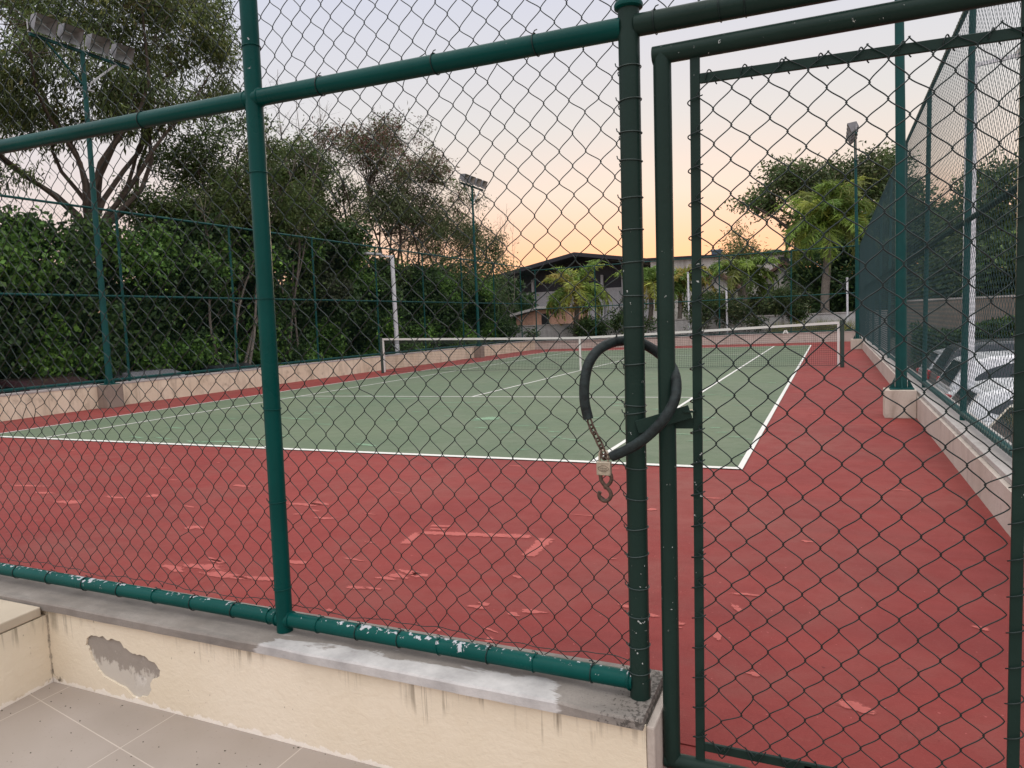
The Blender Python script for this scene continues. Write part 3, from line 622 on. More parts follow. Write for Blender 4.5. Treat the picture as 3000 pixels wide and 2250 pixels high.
hk = MB().tube(smooth_path([aty(a, b, PY+.002) for a, b in sp_], 6), .0058, 12); hk.tube(smooth_path([aty(a, b, PY-.001+.0015*i) for i, (a, b) in enumerate(sp2)], 6), .0056, 12)
hk.build('hook', M['rust'], shk, True)

# ------------------------------------------------------------------ side and far walls
wlL = thing('court_wall', (-7.45, -.7, 0), 'low stained cream wall along the left of the court, under the tree side fence', 'wall')
MB().box((-7.62, -16.03, GZ), (-7.352, 14.62, .44)).build('wall_body', M['wall_l'], wlL)
MB().box((-7.63, -16.03, .443), (-7.345, 14.60, .475)).build('coping', M['slab'], wlL)
for y in (-8.48, 8.15):
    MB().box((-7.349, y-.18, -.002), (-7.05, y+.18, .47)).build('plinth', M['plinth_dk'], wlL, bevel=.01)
wlR = thing('court_wall', (7.2, -.7, 0), 'low pale cement wall along the right of the court, beside the parked cars', 'wall')
MB().box((7.125, -16.03, GZ), (7.40, 14.62, .262)).build('wall_body', M['wall_r'], wlR)
for i in range(26):
    y0 = -16.03+i*1.18; MB().box((7.155, y0+.003, .265), (7.41, y0+1.177, .305)).build('coping', M['slab'], wlR, bevel=.004)
for y in (-8.35, 8.2):
    MB().box((6.78, y-.16, -.002), (7.122, y+.17, .345)).build('plinth', M['plinth'], wlR, bevel=.01)
wlF = thing('court_wall', (0, 14.7, 0), 'low pale wall across the far end of the court behind the net', 'wall')
MB().box((-7.34, 14.62, GZ), (7.12, 14.86, .40)).build('wall_body', M['wall_r'], wlF); MB().box((-7.34, 14.60, .403), (7.12, 14.87, .43)).build('coping', M['slab'], wlF)

# ------------------------------------------------------------------ the three distant court fences
YS = [-13.8, -10.75, -7.8, -4.75, -1.65, 1.45, 4.4, 7.4, 10.4, 13.4]
def side_fence(x, z0, z1, zm, label, seed, r_wire, wm='wire_far'):
    t = thing('chain_link_fence', (x, 0, z0), label, 'fence', 'chain link fences round the court'); lean = .011
    X = lambda z: x+(z-z0)*lean
    for y in YS: MB().tube([(X(z0), y, z0), (X(z1), y, z1)], .027, 10).build('post', M['teal_far'], t, True)
    for nm, z in (('bottom_rail', z0+.06), ('mid_rail', zm), ('top_rail', z1)):
        MB().tube([(X(z), -16.1, z), (X(z), 14.8, z)], .024 if nm != 'bottom_rail' else .03, 10).build(nm, M['wire_far' if nm == 'mid_rail' and x > 0 else 'teal_far'], t, True)
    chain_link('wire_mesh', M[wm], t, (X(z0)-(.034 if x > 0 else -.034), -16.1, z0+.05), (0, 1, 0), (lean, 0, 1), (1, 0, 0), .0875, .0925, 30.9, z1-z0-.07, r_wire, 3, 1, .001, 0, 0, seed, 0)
    return t
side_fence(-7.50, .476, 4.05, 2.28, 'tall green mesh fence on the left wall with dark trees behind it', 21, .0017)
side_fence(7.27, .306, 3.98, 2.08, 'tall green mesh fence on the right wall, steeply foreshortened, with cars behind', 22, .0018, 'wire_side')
t = thing('chain_link_fence', (0, 14.78, .43), 'green mesh fence across the far end of the court before the palms', 'fence', 'chain link fences round the court')
for x in (-7.3, -4.2, -1.2, 1.6, 4.6, 7.2): MB().tube([(x, 14.78, .43), (x+.04, 14.78, 3.98)], .027, 10).build('post', M['teal_far'], t, True)
for nm, z, q in (('bottom_rail', .47, 0), ('mid_rail', 2.12, -.016), ('top_rail', 4.0, -.008)): MB().tube([(-7.45, 14.78, z-q*-7), (7.25, 14.78, z+q*7)], .022, 10).build(nm, M['teal_far'], t, True)
chain_link('wire_mesh', M['wire_far'], t, (-7.4, 14.78, .47), (1, 0, 0), (0, 0, 1), (0, 1, 0), .0875, .0925, 14.6, 3.48, .0012, 3, 1, .001, 0, 0, 23, 0)

# ------------------------------------------------------------------ tennis net
nt = thing('tennis_net', (0, 0, 0), 'white banded tennis net stretched across the green court', 'net')
def ntop(x): return .914+(1.07-.914)*min(1, abs(x)/6.3)**1.15
for x in (-6.42, 6.42): MB().tube([(x, 0, 0), (x, 0, 1.10)], .045, 16).build('post', M['net_post'], nt, True)
xs = np.linspace(-6.36, 6.36, 61)
b = MB(); V = []
for x in xs: z = ntop(x); V += [(x, -.012, z-.058), (x, -.012, z), (x, .012, z), (x, .012, z-.058)]
F = [(i*4+k, (i+1)*4+k, (i+1)*4+(k+1) % 4, i*4+(k+1) % 4) for i in range(60) for k in range(4)]
b.add(V, F).build('top_band', M['net_band'], nt)
for x in (-6.34, 6.34): MB().box((x-.025, -.014, .03), (x+.025, .014, 1.01)).build('side_band', M['net_band'], nt)
MB().box((-.026, -.016, .01), (.026, .016, ntop(0)+.004)).build('center_strap', M['net_band'], nt)
n_ = MB()
for x in np.arange(-6.3, 6.31, .045): n_.tube([(x, 0, .05), (x, 0, ntop(x)-.05)], .0024, 3, False)
for k in range(20):
    n_.tube([(x, 0, .05+(ntop(x)-.11)*k/19) for x in xs[::3]], (.0024 if k else .006), 3, False)
for k in range(4): n_.tube([(x, .004, ntop(x)-.07-.028*k) for x in xs[::3]], .006, 3, False)
n_.build('netting', M['net'], nt)
e = aty(1697, 716, -.02); em = MB()
for s_ in (-1, 1): em.bar((e[0]+s_*.055, -.02, e[2]-.05), (e[0]+s_*.01, -.02, e[2]+.03), .03, .004, UPY)
em.bar((e[0]-.035, -.021, e[2]-.015), (e[0]+.035, -.021, e[2]-.015), .02, .004, UPY); em.build('emblem', M['net_band'], nt)

# ------------------------------------------------------------------ floodlight poles
def flood_pole(x, y, zb, label, rz):
    t = thing('floodlight_pole', (0, 0, 0), label, 'floodlight', 'floodlight poles beside the court')
    H = 6.50
    MB().tube([(0, 0, 0), (0, 0, H*.5), (0.02, 0, H)], [.065, .054, .042], 20).build('pole', M['teal_far'], t, True)
    bp = MB().box((-.13, -.13, 0), (.13, .13, .015))
    for a in range(4):
        c, s = math.cos(a*math.pi/2), math.sin(a*math.pi/2); v = [(.07, 0), (.13, 0), (.07, .13)]
        bp.add([(c*u-s*.005, s*u+c*.005, .014+w) for u, w in v]+[(c*u+s*.005, s*u-c*.005, .014+w) for u, w in v], [(0, 1, 2), (5, 4, 3), (0, 3, 4, 1), (1, 4, 5, 2), (2, 5, 3, 0)])
    bp.build('base_plate', M['teal_far'], t)
    MB().bar((.02, -1.0, H+.02), (.02, 1.0, H+.02), .05, .05).build('crossbar', M['teal_far'], t)
    for s in (-1, 1): MB().bar((.02, s*.03, H-.62), (.02, s*.72, H), .03, .03).build('brace', M['teal_far'] if s < 0 else M['steel'], t)
    MB().bar((-.04, -.12, H-.66), (-.04, .22, H-.66), .05, .03).build('bracket', M['steel'], t)
    for k, yy in enumerate((-.80, -.29, .26, .80)):
        th = R(24); ux = np.array([math.cos(th), 0, -math.sin(th)]); uz = np.array([math.sin(th), 0, math.cos(th)]); c0 = np.array([.1, yy, H+.25])
        def q(a, b_, c): return c0+ux*a+np.array([0, b_, 0])+uz*c
        w, h = .195, .16; ww, hh = .13, .09
        m = MB().add([q(.12, -w, -h), q(.12, w, -h), q(.12, w, h), q(.12, -w, h), q(-.14, -ww, -hh), q(-.14, ww, -hh), q(-.14, ww, hh), q(-.14, -ww, hh)],
                     [(4, 7, 6, 5), (0, 1, 5, 4), (1, 2, 6, 5), (2, 3, 7, 6), (3, 0, 4, 7)])
        fl = m.build('floodlight', M['flood'], t)
        MB().add([q(.105, -w*.96, -h*.96), q(.105, w*.96, -h*.96), q(.105, w*.96, h*.96), q(.105, -w*.96, h*.96), q(-.05, -ww*.9, -hh*.3), q(-.05, ww*.9, -hh*.3), q(-.05, ww*.9, hh*.3), q(-.05, -ww*.9, hh*.3)],
                 [(4, 5, 6, 7), (0, 4, 5, 1)[::-1], (1, 5, 6, 2)[::-1], (2, 6, 7, 3)[::-1], (3, 7, 4, 0)[::-1]]).build('reflector', M['lens'], fl)
        MB().tube([(.02, yy-.22, H+.27), (.02, yy-.22, H+.06), (.02, yy+.22, H+.06), (.02, yy+.22, H+.27)], .014, 6).build('yoke', M['steel'], fl)
    t.location = (x, y, zb); t.rotation_euler = (R(.0), R(.55), rz); return t
fp = flood_pole(-7.2, -8.48, .471, 'nearer left teal floodlight pole with four lamps before the big tree', 0)
for x, y, z, rz, lab in ((-7.2, 8.15, .471, 0, 'farther left teal floodlight pole, lamps level with the crown of a tree'),
                         (6.97, -8.35, .346, math.pi, 'thick teal pole on a pale concrete block beside the right fence'),
                         (6.99, 8.2, .346, math.pi, 'far right teal floodlight pole, lamps seen edge on above palms')):
    c = copy_tree(fp, (x, y, z), rz); c['label'] = lab
    if rz: c.rotation_euler = (0, R(-.6) if False else R(.35), rz)

# ------------------------------------------------------------------ street lamps and thin white poles
def street_lamp(p, top, arm, label, r=.07, group=None):
    t = thing('street_lamp', (p[0], p[1], GZ), label, 'street lamp', group); a = np.asarray(arm, float); L_ = np.linalg.norm(a); tp = np.array([p[0], p[1], top])
    MB().tube([(p[0], p[1], GZ), tp], [r, r*.85], 14).build('pole', M['white_pole'], t, True)
    MB().bar(tp-(0, 0, .05), tp+a*.45-(0, 0, .04), .05, .05).build('arm', M['white_pole'], t); MB().bar(tp+a*.4, tp+a, .26, .08).build('lamp_head', M['steel'], t, bevel=.015); return t
street_lamp(atx(855, 700, -8.2), 3.98, (-.55, -.85, .05), 'white street lamp with a short arm beyond the left fence', .085)
pR = atx(2093, 600, 8.0); street_lamp(pR, 4.72, (1.35, .1, .12), 'grey white street lamp post rising between the parked cars', .085)
for (a, b_, y, lab) in (((1486, 590), (1486, 700), 17, 'thin white pole beside the gate post among palm leaves'), ((1569, 624), (1569, 702), 16.5, 'short white pole behind the far fence near the shrubs'), ((1830, 602), (1832, 690), 16.5, 'slim white pole by the right end of the far fence')):
    tp = aty(*a, y); t = thing('white_pole', (tp[0], y, GZ), lab, 'pole'); MB().tube([(tp[0]+.02, y, GZ), (tp[0], y, tp[2])], .045, 10).build('pole', M['white_pole'], t, True)
    MB().tube([(tp[0], y, tp[2]-.02), (tp[0], y, tp[2]+.06)], [.06, .05], 10).build('cap', M['steel'], t, True)

# ------------------------------------------------------------------ cars
def car(label, paint, x, y, z, rz, h=1.5, L_=4.1, w=.87, group='cars parked beside the court', hatch=True):
    """length along local +x from the tail at x=0, origin at the tail on the ground"""
    t = thing('parked_car', (0, 0, 0), label, 'car', group); s = h/1.5
    low = [(.06, .30), (.02, .55), (.05, .92*s), (.20, 1.0*s), (2.95, .98*s), (3.75, .84*s), (4.02, .66*s), (4.08, .42), (4.0, .26), (3.6, .22), (.5, .22)]
    low = [(a*L_/4.1, b) for a, b in low]
    MB().prism(low, -w, w).build('body', paint, t, bevel=.07, seg=4)
    cab0 = [(.10, .96*s), (.38 if hatch else .75, 1.38*s), (.75 if hatch else 1.1, 1.47*s), (1.9, 1.5*s), (2.35, 1.44*s), (3.1, .97*s)]
    cab0 = [(a*L_/4.1, b) for a, b in cab0]
    def tw(zv): return w-.03-.17*max(0, (zv-.96*s)/(.54*s))
    V = [(a, -tw(b), b) for a, b in cab0]+[(a, tw(b), b) for a, b in cab0]; m = len(cab0)
    MB().add(V, [tuple(range(m)), tuple(range(2*m-1, m-1, -1))]+[(i, m+i, m+(i+1) % m, (i+1) % m) for i in range(m)]).build('cabin', paint, t, bevel=.05, seg=3)
    for sy in (-1, 1):
        for pts in ([(.46, 1.13), (.53, 1.19), (.68, 1.28), (.9, 1.35), (1.25, 1.385), (1.28, 1.09), (.8, 1.08), (.56, 1.10)], [(1.35, 1.08), (1.33, 1.39), (1.7, 1.40), (2.0, 1.38), (2.25, 1.33), (2.7, 1.10)]):
            P = [(a*L_/4.1, sy*(tw(b*s)+.006), b*s) for a, b in pts]; Q = [(a, yv-sy*.02, b) for a, yv, b in P]; k = len(P)
            MB().add(P+Q, [tuple(range(k)) if sy < 0 else tuple(range(k-1, -1, -1))]+[(i, (i+1) % k, k+(i+1) % k, k+i) for i in range(k)]).build('window', M['glass'], t, bevel=.004)
    a0, a1 = (.14, 1.02*s), (.36 if hatch else .70, 1.36*s); dx = .012
    P = [(a0[0]-dx, -.62, a0[1]), (a0[0]-dx, .62, a0[1]), (a1[0]-dx, .52, a1[1]), (a1[0]-dx, -.52, a1[1])]
    MB().add(P+[(a+.03, b, c) for a, b, c in P], [(0, 3, 2, 1), (0, 1, 5, 4), (1, 2, 6, 5), (2, 3, 7, 6), (3, 0, 4, 7)]).build('rear_window', M['glass'], t)
    for sy in (-1, 1):
        MB().box((.012, min(sy*w*.8, sy*(w+.004)), .74*s), (.16, max(sy*w*.8, sy*(w+.004)), .92*s)).build('tail_light', M['tail'], t, bevel=.03, seg=3)
    MB().box((-.02, -w*.9, .30), (.12, w*.9, .42)).build('bumper', M['trim'], t, bevel=.03)
    for cx in (.75, 3.25):
        for sy in (-1, 1):
            cx_ = cx*L_/4.1; wh = MB().tube([(cx_, sy*(w-.19), .31), (cx_, sy*(w+.005), .31)], .31, 24).build('wheel', M['tyre'], t, True)
            MB().tube([(cx_, sy*(w-.02), .31), (cx_, sy*(w+.012), .31)], .19, 20).build('rim', M['rim'], wh, True)
    for sy in (-1, 1): MB().box((2.5*L_/4.1, min(sy*(w+.02), sy*(w+.16)), .98*s), (2.62*L_/4.1, max(sy*(w+.02), sy*(w+.16)), 1.1*s)).build('mirror', paint, t, bevel=.02)
    t.location = (x, y, z); t.rotation_euler = (0, 0, rz); return t
gz_ = GZ+.02
car('white hatchback parked tail to the right fence, second of its row from the gate side', M['car_white'], 7.62, -6.42, gz_, 0, 1.42)
car('tall white parked car behind the grey lamp post, its tail near the right fence', M['car_white'], 7.86, -3.72, gz_, 0, 1.66)
car('cream parked car with a bright red tail light at the right edge', M['car_cream'], 7.72, -8.95, gz_, 0, 1.42)
car('large dark parked car with a pale roof edge beyond the white ones', M['car_dark'], 8.1, -1.0, gz_, 0, 1.76)
car('silver parked car, farthest of the row along the right fence', M['car_silver'], 8.2, 2.2, gz_, 0, 1.45)
car('dark maroon car roof showing over the left wall at the picture edge', M['car_maroon'], -9.2, -7.9, gz_, math.pi, 1.74)
car('grey car roof showing over the left wall behind the nearer floodlight pole', M['car_grey'], -9.2, -5.3, gz_, math.pi, 1.72)
car('black car roof just above the left wall before the hedge', M['car_dark'], -9.2, -2.6, gz_, math.pi, 1.70)

# ------------------------------------------------------------------ foliage
def leaves(P, D, L_, Wd, tint, name, parent, mat=None, curl=.15):
    """one rhombus per leaf: P base points, D unit directions"""
    n = len(P); up = rng.normal(0, 1, (n, 3)); S = np.cross(D, up); S /= np.linalg.norm(S, axis=1)[:, None]+1e-9; N = np.cross(S, D)
    L_ = L_[:, None]; Wd = Wd[:, None]
    V = np.stack([P, P+D*L_*.5+S*Wd/2+N*L_*curl*.4, P+D*L_-N*L_*curl, P+D*L_*.5-S*Wd/2+N*L_*curl*.4], 1).reshape(-1, 3)
    F = np.arange(n*4).reshape(n, 4); return quads(name, V, F, mat or M['leaf'], parent, np.repeat(tint, 4, 0))
def noise3(P, f, seed=0):
    q = P*f+seed*3.7
    return (np.sin(q[:, 0]*1.7+np.sin(q[:, 1]*1.3+seed))+np.sin(q[:, 1]*1.9+np.sin(q[:, 2]*1.5))+np.sin(q[:, 2]*2.1+np.sin(q[:, 0]*1.1+2)))/3
def tints(cols, n, groups, var=.22):
    c = np.asarray([q[:3] for q in cols]); w = np.asarray([q[3] for q in cols], float); w /= w.sum()
    base = (c[rng.choice(len(c), groups.max()+1, p=w)]*np.exp(rng.normal(0, .28, (groups.max()+1, 1))))[groups]; own = c[rng.choice(len(c), n, p=w)]
    return np.clip((base*.65+own*.35)*np.exp(rng.normal(0, var, (n, 1))), .003, .8)
def crown_pts(blobs, ncl, gap=-.15, f=.9, seed=0):
    vol = np.array([b[1]**2*b[1] for b in blobs]); cnt = np.maximum(3, (vol/vol.sum()*ncl*1.5).astype(int)); out = []
    for (c, r), k in zip(blobs, cnt):
        d = rng.normal(0, 1, (k, 3)); d /= np.linalg.norm(d, axis=1)[:, None]; rr = rng.uniform(0, 1, k)**.42
        out.append(np.asarray(c)+d*(rr*r)[:, None]*np.array([1, 1, .85])*(1+.18*noise3(d*3+np.asarray(c), 1.5, seed))[:, None])
    P = np.concatenate(out); return P[noise3(P, f, seed) > gap]
def crown(name, parent, blobs, ncl, per, spread, LL, WW, cols, droop=.5, gap=-.2, f=.9, seed=0, top=None, topcols=None):
    C = crown_pts(blobs, ncl, gap, f, seed); n = len(C)*per; gi = np.repeat(np.arange(len(C)), per)
    ctr = np.mean([b[0] for b in blobs], 0)
    off = rng.normal(0, 1, (n, 3))*spread*np.array([1, 1, .75]); P = C[gi]+off
    out = P-ctr; out /= np.linalg.norm(out, axis=1)[:, None]+1e-6
    D = out*.5+rng.normal(0, .7, (n, 3))+np.array([0, 0, -droop]); D /= np.linalg.norm(D, axis=1)[:, None]
    T = tints(cols, n, gi)
    if topcols is not None:
        k = (P[:, 2] > top+rng.normal(0, .4, n)) & (rng.random(n) < .6); T2 = tints(topcols, n, gi); T[k] = T2[k]
    leaves(P, D, LL*np.exp(rng.normal(0, .3, n)), WW*np.exp(rng.normal(0, .25, n)), T, name, parent); return C
def limb(mb, a, b_, r0, r1, wob=.12, n=9, sides=7):
    a = np.asarray(a, float); b_ = np.asarray(b_, float); L_ = np.linalg.norm(b_-a); ph = rng.uniform(0, 6, 6); P = []
    for i in range(n):
        f = i/(n-1); e = math.sin(f*math.pi)*wob*L_
        P.append(a+(b_-a)*f+np.array([math.sin(f*5+ph[0]), math.sin(f*6+ph[1]), math.sin(f*4+ph[2])*.6])*e*.6)
    mb.tube(P, np.linspace(r0, r1, n), sides, True); return P
def tree(name, label, base, blobs, bark, crown_kw, trunk_r=.2, fork=.35, twigs=90, group='trees round the court', stems=1):
    t = thing(name, base, label, 'tree', group); base = np.asarray(base, float); ctr = np.mean([b[0] for b in blobs], 0); tm = MB()
    C = crown('crown', t, blobs, **crown_kw)
    for s in range(stems):
        b0_ = base+np.array([rng.normal(0, .3), rng.normal(0, .5), 0])*(stems > 1); fk = b0_+(ctr-b0_)*fork+np.array([rng.normal(0, .2), rng.normal(0, .35), 0])
        limb(tm, b0_, fk, trunk_r, trunk_r*.7, .05, 9, 10); hubs = []
        for c, r in blobs:
            if stems > 1 and rng.random() < .4: continue
            P = limb(tm, fk, np.asarray(c)+rng.normal(0, .2, 3), trunk_r*.55, trunk_r*.14, .12); hubs += P[3:]
        hubs = np.array(hubs) if hubs else np.array([fk])
        for q in C[rng.choice(len(C), min(twigs, len(C)), replace=False)]:
            h = hubs[np.argmin(np.linalg.norm(hubs-q, axis=1)+rng.uniform(0, .6, len(hubs)))]; limb(tm, h, q, trunk_r*.10, trunk_r*.025, .12, 5, 4)
    tm.build('trunk', bark, t, True); return t
def bl(lst, x=None, y=None, jx=.8):
    out = []
    for px, py, r in lst:
        if x is not None: c = atx(px, py, x+rng.uniform(-jx, jx))
        else: c = aty(px, py, y+rng.uniform(-jx, jx))
        out.append((c, wr(c, r)))
    return out
def gbase(px, x=None, y=None):
    c = atx(px, 600, x) if x is not None else aty(px, 600, y); c[2] = GZ; return c
FEA = [(.085, .125, .042, 5), (.13, .17, .055, 3), (.045, .068, .027, 3), (.19, .20, .055, 1), (.12, .07, .04, .4)]
DRK = [(.032, .066, .020, 5), (.048, .092, .025, 4), (.075, .13, .030, 2), (.020, .040, .016, 2)]
POD = [(.17, .08, .065, 3), (.12, .065, .055, 2), (.09, .10, .045, 2)]
OLV = [(.075, .10, .040, 4), (.105, .13, .05, 3), (.04, .055, .025, 3), (.12, .11, .055, 1)]
tree('feathery_tree', 'tallest feathery tree filling the upper left corner behind the nearer floodlights', gbase(95, -12.5),
     bl([(60,60,140),(215,80,150),(360,50,130),(430,150,85),(455,90,60),(470,200,45),(110,215,130),(290,215,110),(400,230,60),(-120,60,190),(-90,250,170),(330,-80,150),(120,-100,180)], -12.5, jx=1.6),
     M['bark'], dict(ncl=2600, per=38, spread=.20, LL=.19, WW=.042, cols=FEA, droop=.9, gap=.06, f=1.15, seed=1), .15, .5, 300)
tree('bushy_tree', 'dark bushy rounded tree between the two left floodlight poles', gbase(560, -11.2),
     bl([(420,375,95),(510,330,95),(620,380,100),(345,440,85),(690,455,85),(570,450,110),(450,460,100)], -11.5, jx=1.0),
     M['bark'], dict(ncl=1900, per=38, spread=.2, LL=.13, WW=.045, cols=DRK[1:3]+[(.085, .12, .04, 7), (.12, .15, .05, 3)], droop=.35, gap=-.18, f=1.05, seed=2), .13, .45, 130)
tree('podded_tree', 'olive tree with reddish brown seed pods along its rounded top, left of the farther lamps', gbase(830, -12),
     bl([(700,335,70),(790,290,70),(865,325,80),(935,395,80),(800,400,100),(990,450,60),(900,470,90),(970,530,80),(1040,520,50)], -12, jx=1.4),
     M['bark'], dict(ncl=1700, per=32, spread=.22, LL=.17, WW=.042, cols=OLV+[(.06, .09, .03, 6)], droop=.6, gap=.05, f=1.2, seed=3, top=8.2, topcols=POD), .12, .4, 260, stems=3)
tree('dark_tree', 'narrow dark green tree under the farther left lamps, at the right end of the row', gbase(1030, -12.8),
     bl([(1045,530,45),(1060,590,50),(1010,620,70),(960,620,80),(1050,660,60)], -12.8, jx=1.0),
     M['bark_dk'], dict(ncl=700, per=24, spread=.3, LL=.18, WW=.06, cols=DRK+OLV[:2], droop=.3, gap=-.3, f=1.2, seed=4), .16, .4, 60)
def bare(label, base, tops, x, r=.05, n=46, up=.9):
    t = thing('bare_tree', base, label, 'tree', 'leafless saplings'); m = MB(); P0 = np.asarray(base, float)
    for px, py in tops:
        P = limb(m, P0, atx(px, py, x), r, .006, .05, 12, 5)
        for k in range(n//len(tops)):
            i = rng.integers(5, 11); q = np.array(P[i]); L_ = rng.uniform(.35, 1.1); d = np.array([rng.normal(0, .35), rng.normal(0, .45), up]); d /= np.linalg.norm(d)
            Q = limb(m, q, q+d*L_, .010, .003, .1, 6, 3)
            for s in range(4): w_ = np.array(Q[rng.integers(2, 6)]); limb(m, w_, w_+np.array([rng.normal(0, .2), rng.normal(0, .25), rng.uniform(.05, .4)]), .004, .0018, .1, 3, 3)
    m.build('trunk', M['bark_pale'], t, True)
bare('leafless pale sapling with wispy twigs against the sky, behind the front post', gbase(620, -11), [(600,150),(640,170),(690,215),(560,190)], -11, .05, 70)
bare('leafless thin sapling at the right end of the left tree row', gbase(1090, -13), [(1095,440),(1110,480),(1080,470)], -13, .035, 36)
bare('leafless slanting stems rising through the creepers behind the left fence', gbase(480, -10.2), [(575,400),(640,330),(430,420),(700,300)], -10.4, .06, 60)
# creeper thicket along the left road
def thicket():
    B = []
    for px in range(-160, 1075, 62):
        topy = np.interp(px, [-160, 0, 200, 420, 760, 900, 1080], [440, 470, 500, 470, 510, 570, 640])
        for py in np.arange(topy+30, 800, 62):
            c = atx(px+rng.uniform(-25, 25), py+rng.uniform(-20, 20), -11.2+rng.uniform(-.7, .7)); B.append((c, max(.35, wr(c, 46))))
    C = crown_pts(B, 9000, -.75, 1.1, 8); per = 15; n = len(C)*per; gi = np.repeat(np.arange(len(C)), per)
    P = C[gi]+rng.normal(0, .17, (n, 3)); D = rng.normal(0, .6, (n, 3))+np.array([.45, -.2, -.55]); D /= np.linalg.norm(D, axis=1)[:, None]
    T = tints(DRK, n, gi); k = noise3(P, 1.0, 5) > .32; T[k] *= np.array([2.1, 2.2, 1.5])
    k = noise3(P, .7, 9) < -.62; T[k] = T[k]*.5+np.array([.03, .022, .018])
    o = leaves(P, D, .13*np.exp(rng.normal(0, .3, n)), .095*np.exp(rng.normal(0, .25, n)), np.clip(T, .004, .5), 'creeper_thicket', None)
    n2 = 60000; gi2 = rng.integers(0, 900, n2); Y2 = rng.uniform(-14, 34, n2); P2 = np.stack([-16+rng.normal(0, .5, n2), Y2, GZ+rng.uniform(0, 1, n2)**.8*(5.2+.7*np.sin(Y2*.7)+.4*np.sin(Y2*1.9))], 1); D2 = rng.normal(0, .6, (n2, 3))+np.array([.5, -.3, -.4]); D2 /= np.linalg.norm(D2, axis=1)[:, None]
    leaves(P2, D2, .34*np.exp(rng.normal(0, .3, n2)), np.full(n2, .2), tints(DRK, n2, gi2), 'woodland', o)
    tag(o, 'dense dark green creeper thicket behind the left fence', 'creepers', kind='stuff')
thicket()
def far_wood():
    n = 50000; X2 = rng.uniform(-4, 70, n); H = (4.6+.8*np.sin(X2*.5)+.5*np.sin(X2*1.7)); P = np.stack([X2, 50+rng.normal(0, .8, n), GZ+rng.uniform(0, 1, n)**.8*H], 1); D = rng.normal(0, .6, (n, 3))+np.array([0, -.6, -.3]); D /= np.linalg.norm(D, axis=1)[:, None]
    o = leaves(P, D, .5*np.exp(rng.normal(0, .3, n)), np.full(n, .3), tints(DRK+OLV[:2], n, rng.integers(0, 700, n)), 'woodland', None); tag(o, 'far dark treeline closing the view behind the house and parking lot', 'treeline', kind='stuff')
far_wood()
# trees beyond the far end and on the right
tree('broad_tree', 'broad grey green tree behind the tall palm on the right', gbase(1830, y=36),
     bl([(1850,335,48),(1905,350,48),(1715,395,50),(1665,435,45),(1780,415,60),(1870,420,75),(1615,440,26),(1760,470,55),(1930,430,60),(1690,375,30)], y=36, jx=2),
     M['bark_dk'], dict(ncl=900, per=26, spread=.42, LL=.30, WW=.12, cols=OLV+DRK[1:3], droop=.2, gap=-.1, f=.8, seed=6), .4, .5, 90)
tree('dark_tree', 'dense dark tree directly behind the palm trunk at the far end', gbase(1850, y=27),
     bl([(1840,540,70),(1770,570,55),(1880,590,70),(1830,630,70),(1900,500,60),(1740,620,40)], y=27, jx=1.5),
     M['bark_dk'], dict(ncl=700, per=24, spread=.36, LL=.24, WW=.12, cols=DRK, droop=.3, gap=-.5, f=.9, seed=7), .3, .3, 30)
for lab, lst, y, sd in (('dark tree just right of the thick teal pole, seen through the right fence', [(1990,470,55),(2040,520,60),(2000,570,70),(1960,540,50),(1985,420,30)], 24, 31),
                        ('tall domed dark tree at the right edge, seen through the right fence', [(2140,400,60),(2190,390,60),(2120,470,80),(2200,480,90),(2260,420,90),(2330,480,120)], 20, 32),
                        ('low dark tree mass under the domed tree by the parking lot', [(2080,580,70),(2160,570,80),(2240,590,90),(2330,580,110),(2030,610,50)], 17, 33)):
    tree('dark_tree', lab, gbase(lst[0][0], y=y), bl(lst, y=y, jx=1.5), M['bark_dk'], dict(ncl=800, per=24, spread=.3, LL=.22, WW=.10, cols=DRK+OLV[:2], droop=.3, gap=-.25, f=1.0, seed=sd), .25, .4, 60)
